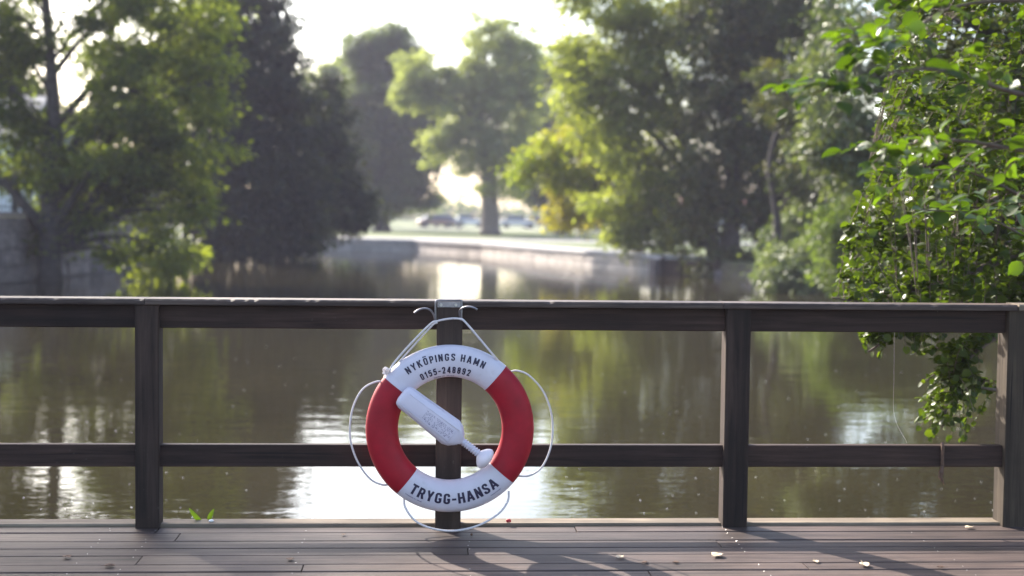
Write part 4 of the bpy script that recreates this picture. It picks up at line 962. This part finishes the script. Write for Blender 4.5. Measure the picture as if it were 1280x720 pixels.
def fill(poly, x0, x1, y0, y1, n, D0, D1, nl, size):
    k = 0
    while k < n:
        x, y = random.uniform(x0, x1), random.uniform(y0, y1)
        if not in_poly(x, y, poly): continue
        k += 1; tip = P(x, y, random.uniform(D0, D1)) - AO
        st = min(allp, key=lambda p: (p - tip).length + (0.25 if p.x < tip.x else 0))
        d = st - tip; Ld = min(d.length, random.uniform(.28, .5)); 
        a = tip + d.normalized() * Ld + Vector((0, 0, .04)); 
        if (st - a).length < .75: tw.tube([st, a.lerp(st, .5) + Vector((0, 0, .03)), a], .0022, 4, False)
        mid = a.lerp(tip, .5) + Vector((0, 0, .03)); tw.tube([a, mid, tip], [.0026, .002, .0012], 4, False)
        spray([a, mid, tip], nl + random.randint(-2, 3), size, cs, fr, sz)
fill(poly_dn, 1070, 1300, 380, 556, 130, 6.75, 7.5, 10, .050)
fill([(1078, 384), (1262, 384), (1262, 425), (1190, 452), (1140, 446), (1120, 420), (1092, 450), (1080, 436)], 1076, 1262, 384, 452, 62, 6.8, 7.6, 9, .048)
fill([(1076, 384), (1152, 384), (1150, 440), (1120, 422), (1092, 452), (1078, 440)], 1076, 1152, 384, 452, 46, 6.8, 7.4, 9, .050)
nfront = len(cs)
fill(poly_up, 1028, 1420, -60, 400, 1150, 7.0, 9.0, 11, .053)
tag(tw.build('twigs', M['twig'], ald, True), kind='stuff')
cs = np.array(cs); fr = leaf_frames(np.array(fr), .9, .55); sz = np.array(sz); var = rng.normal(.5, .2, len(cs))
tag(leaf_mesh('foliage', RL, cs[300:], fr[300:], sz[300:], var[300:], M['l_alder'], ald, True), kind='stuff')
def var_mesh(name, tpl, mat, vv):
    me = bpy.data.meshes.new(name); me.from_pydata([tuple(v) for v in tpl[0]], [], [tuple(f) for f in tpl[1]]); me.update()
    me.polygons.foreach_set('use_smooth', [True] * len(me.polygons)); a = me.attributes.new('var', 'FLOAT', 'POINT'); a.data.foreach_set('value', [vv] * len(me.vertices)); me.materials.append(mat); return me
lm = [var_mesh('leaf', RL, M['l_alder'], v) for v in (.25, .45, .6, .85)]
def place_leaf(me, c, f, s, par):
    o = link('leaf', me, par); m4 = Matrix([[*(f[r] * s), c[r]] for r in range(3)] + [[0, 0, 0, 1]]); o.matrix_local = m4; return o
for i in range(min(300, nfront)): place_leaf(lm[i % 4], cs[i], fr[i], sz[i], ald)
# ------------------------------------------------------------------ elm branch between camera and railing, right
elm = empty('overhanging_elm_tree', (3.9, 4.6, -.1), 'elm with large bright leaves reaching in from the upper right, nearer than the railing', 'tree'); EO = Vector((3.9, 4.6, -.1))
m_ = MB(); m_.tube(spline([Vector((0, 0, 0)), Vector((.05, 0, 1.2)), Vector((-.1, .05, 2.6)), Vector((0, 0, 4.2))], 8), [.14 - .09 * k / 24 for k in range(25)], 12); m_.build('trunk', M['bark'], elm, True)
el = [[(1700, 100, 4.6), (1400, 130, 4.4), (1280, 118, 4.3), (1180, 88, 4.2), (1100, 92, 4.15), (1040, 108, 4.1)],
      [(1700, 0, 4.7), (1400, 10, 4.5), (1280, 0, 4.4), (1190, 10, 4.4), (1120, 50, 4.3), (1060, 62, 4.2)],
      [(1700, 180, 4.6), (1400, 210, 4.5), (1290, 190, 4.5), (1190, 175, 4.5), (1120, 185, 4.4), (1090, 205, 4.3)],
      [(1700, 260, 4.8), (1400, 290, 4.8), (1300, 255, 4.8), (1210, 215, 4.8), (1140, 215, 4.8)],
      [(1700, -80, 4.8), (1400, -70, 4.8), (1280, -60, 4.8), (1180, -20, 4.7), (1110, 10, 4.6)],
      [(1700, 330, 5.2), (1420, 340, 5.2), (1310, 310, 5.2), (1230, 270, 5.2), (1150, 262, 5.1)]]
cs, fr, sz = [], [], []; tw = MB()
for i, l in enumerate(el):
    pts = [Vector((0, 0, 1.2 + .35 * (5 - i) * .6))] + [P(*p) - EO for p in l]; sp = spline(pts, 8)
    m_ = MB(); m_.tube(sp, [max(.0028, .015 * (1 - k / (len(sp) - 1))) for k in range(len(sp))], 7); m_.build('limb', M['twig'], elm, True)
    n = len(sp)
    for q in range(int(n * .36), n):
        if random.random() < .62:
            d = (sp[min(q + 1, n - 1)] - sp[q - 1]).normalized(); s = d.cross(Vector((0, 0, 1))).normalized() * random.choice((-1, 1))
            tip = sp[q] + d * random.uniform(.06, .2) + s * random.uniform(.04, .16) + Vector((0, 0, random.uniform(-.12, .10)))
            mid = sp[q].lerp(tip, .5) + Vector((0, 0, .02)); tw.tube([sp[q], mid, tip], [.0022, .0018, .001], 4, False)
            spray([sp[q], mid, tip], random.randint(3, 5), .074, cs, fr, sz, .15)
    spray(sp[-10:], 7, .078, cs, fr, sz, .15)
tag(tw.build('twigs', M['twig'], elm, True), kind='stuff')
fr = leaf_frames(np.array(fr), 1.0, .4); em = [var_mesh('leaf', PL, M['l_near'], v) for v in (.2, .4, .6, .8, .95)]
for i in range(min(300, len(cs))): place_leaf(em[random.randrange(5)], cs[i], fr[i], sz[i], elm)
if len(cs) > 300: tag(leaf_mesh('foliage', RL, np.array(cs[300:]), fr[300:], np.array(sz[300:]), rng.uniform(.2, .9, len(cs) - 300), M['l_near'], elm, True), kind='stuff')
# ------------------------------------------------------------------ air
hz = MB(); hz.box((-424, -64, -4), (424, 724, 22)); t = NT('air'); t.t.nodes.remove(t.b)
pv = t.n('VolumePrincipled'); pv.inputs['Color'].default_value = (.88, .83, 1, 1); pv.inputs['Density'].default_value = 0.0006; pv.inputs['Anisotropy'].default_value = .0
t.l(pv.outputs[0], t.out.inputs['Volume']); ho = hz.build('haze', t.m); ho['kind'] = 'stuff'
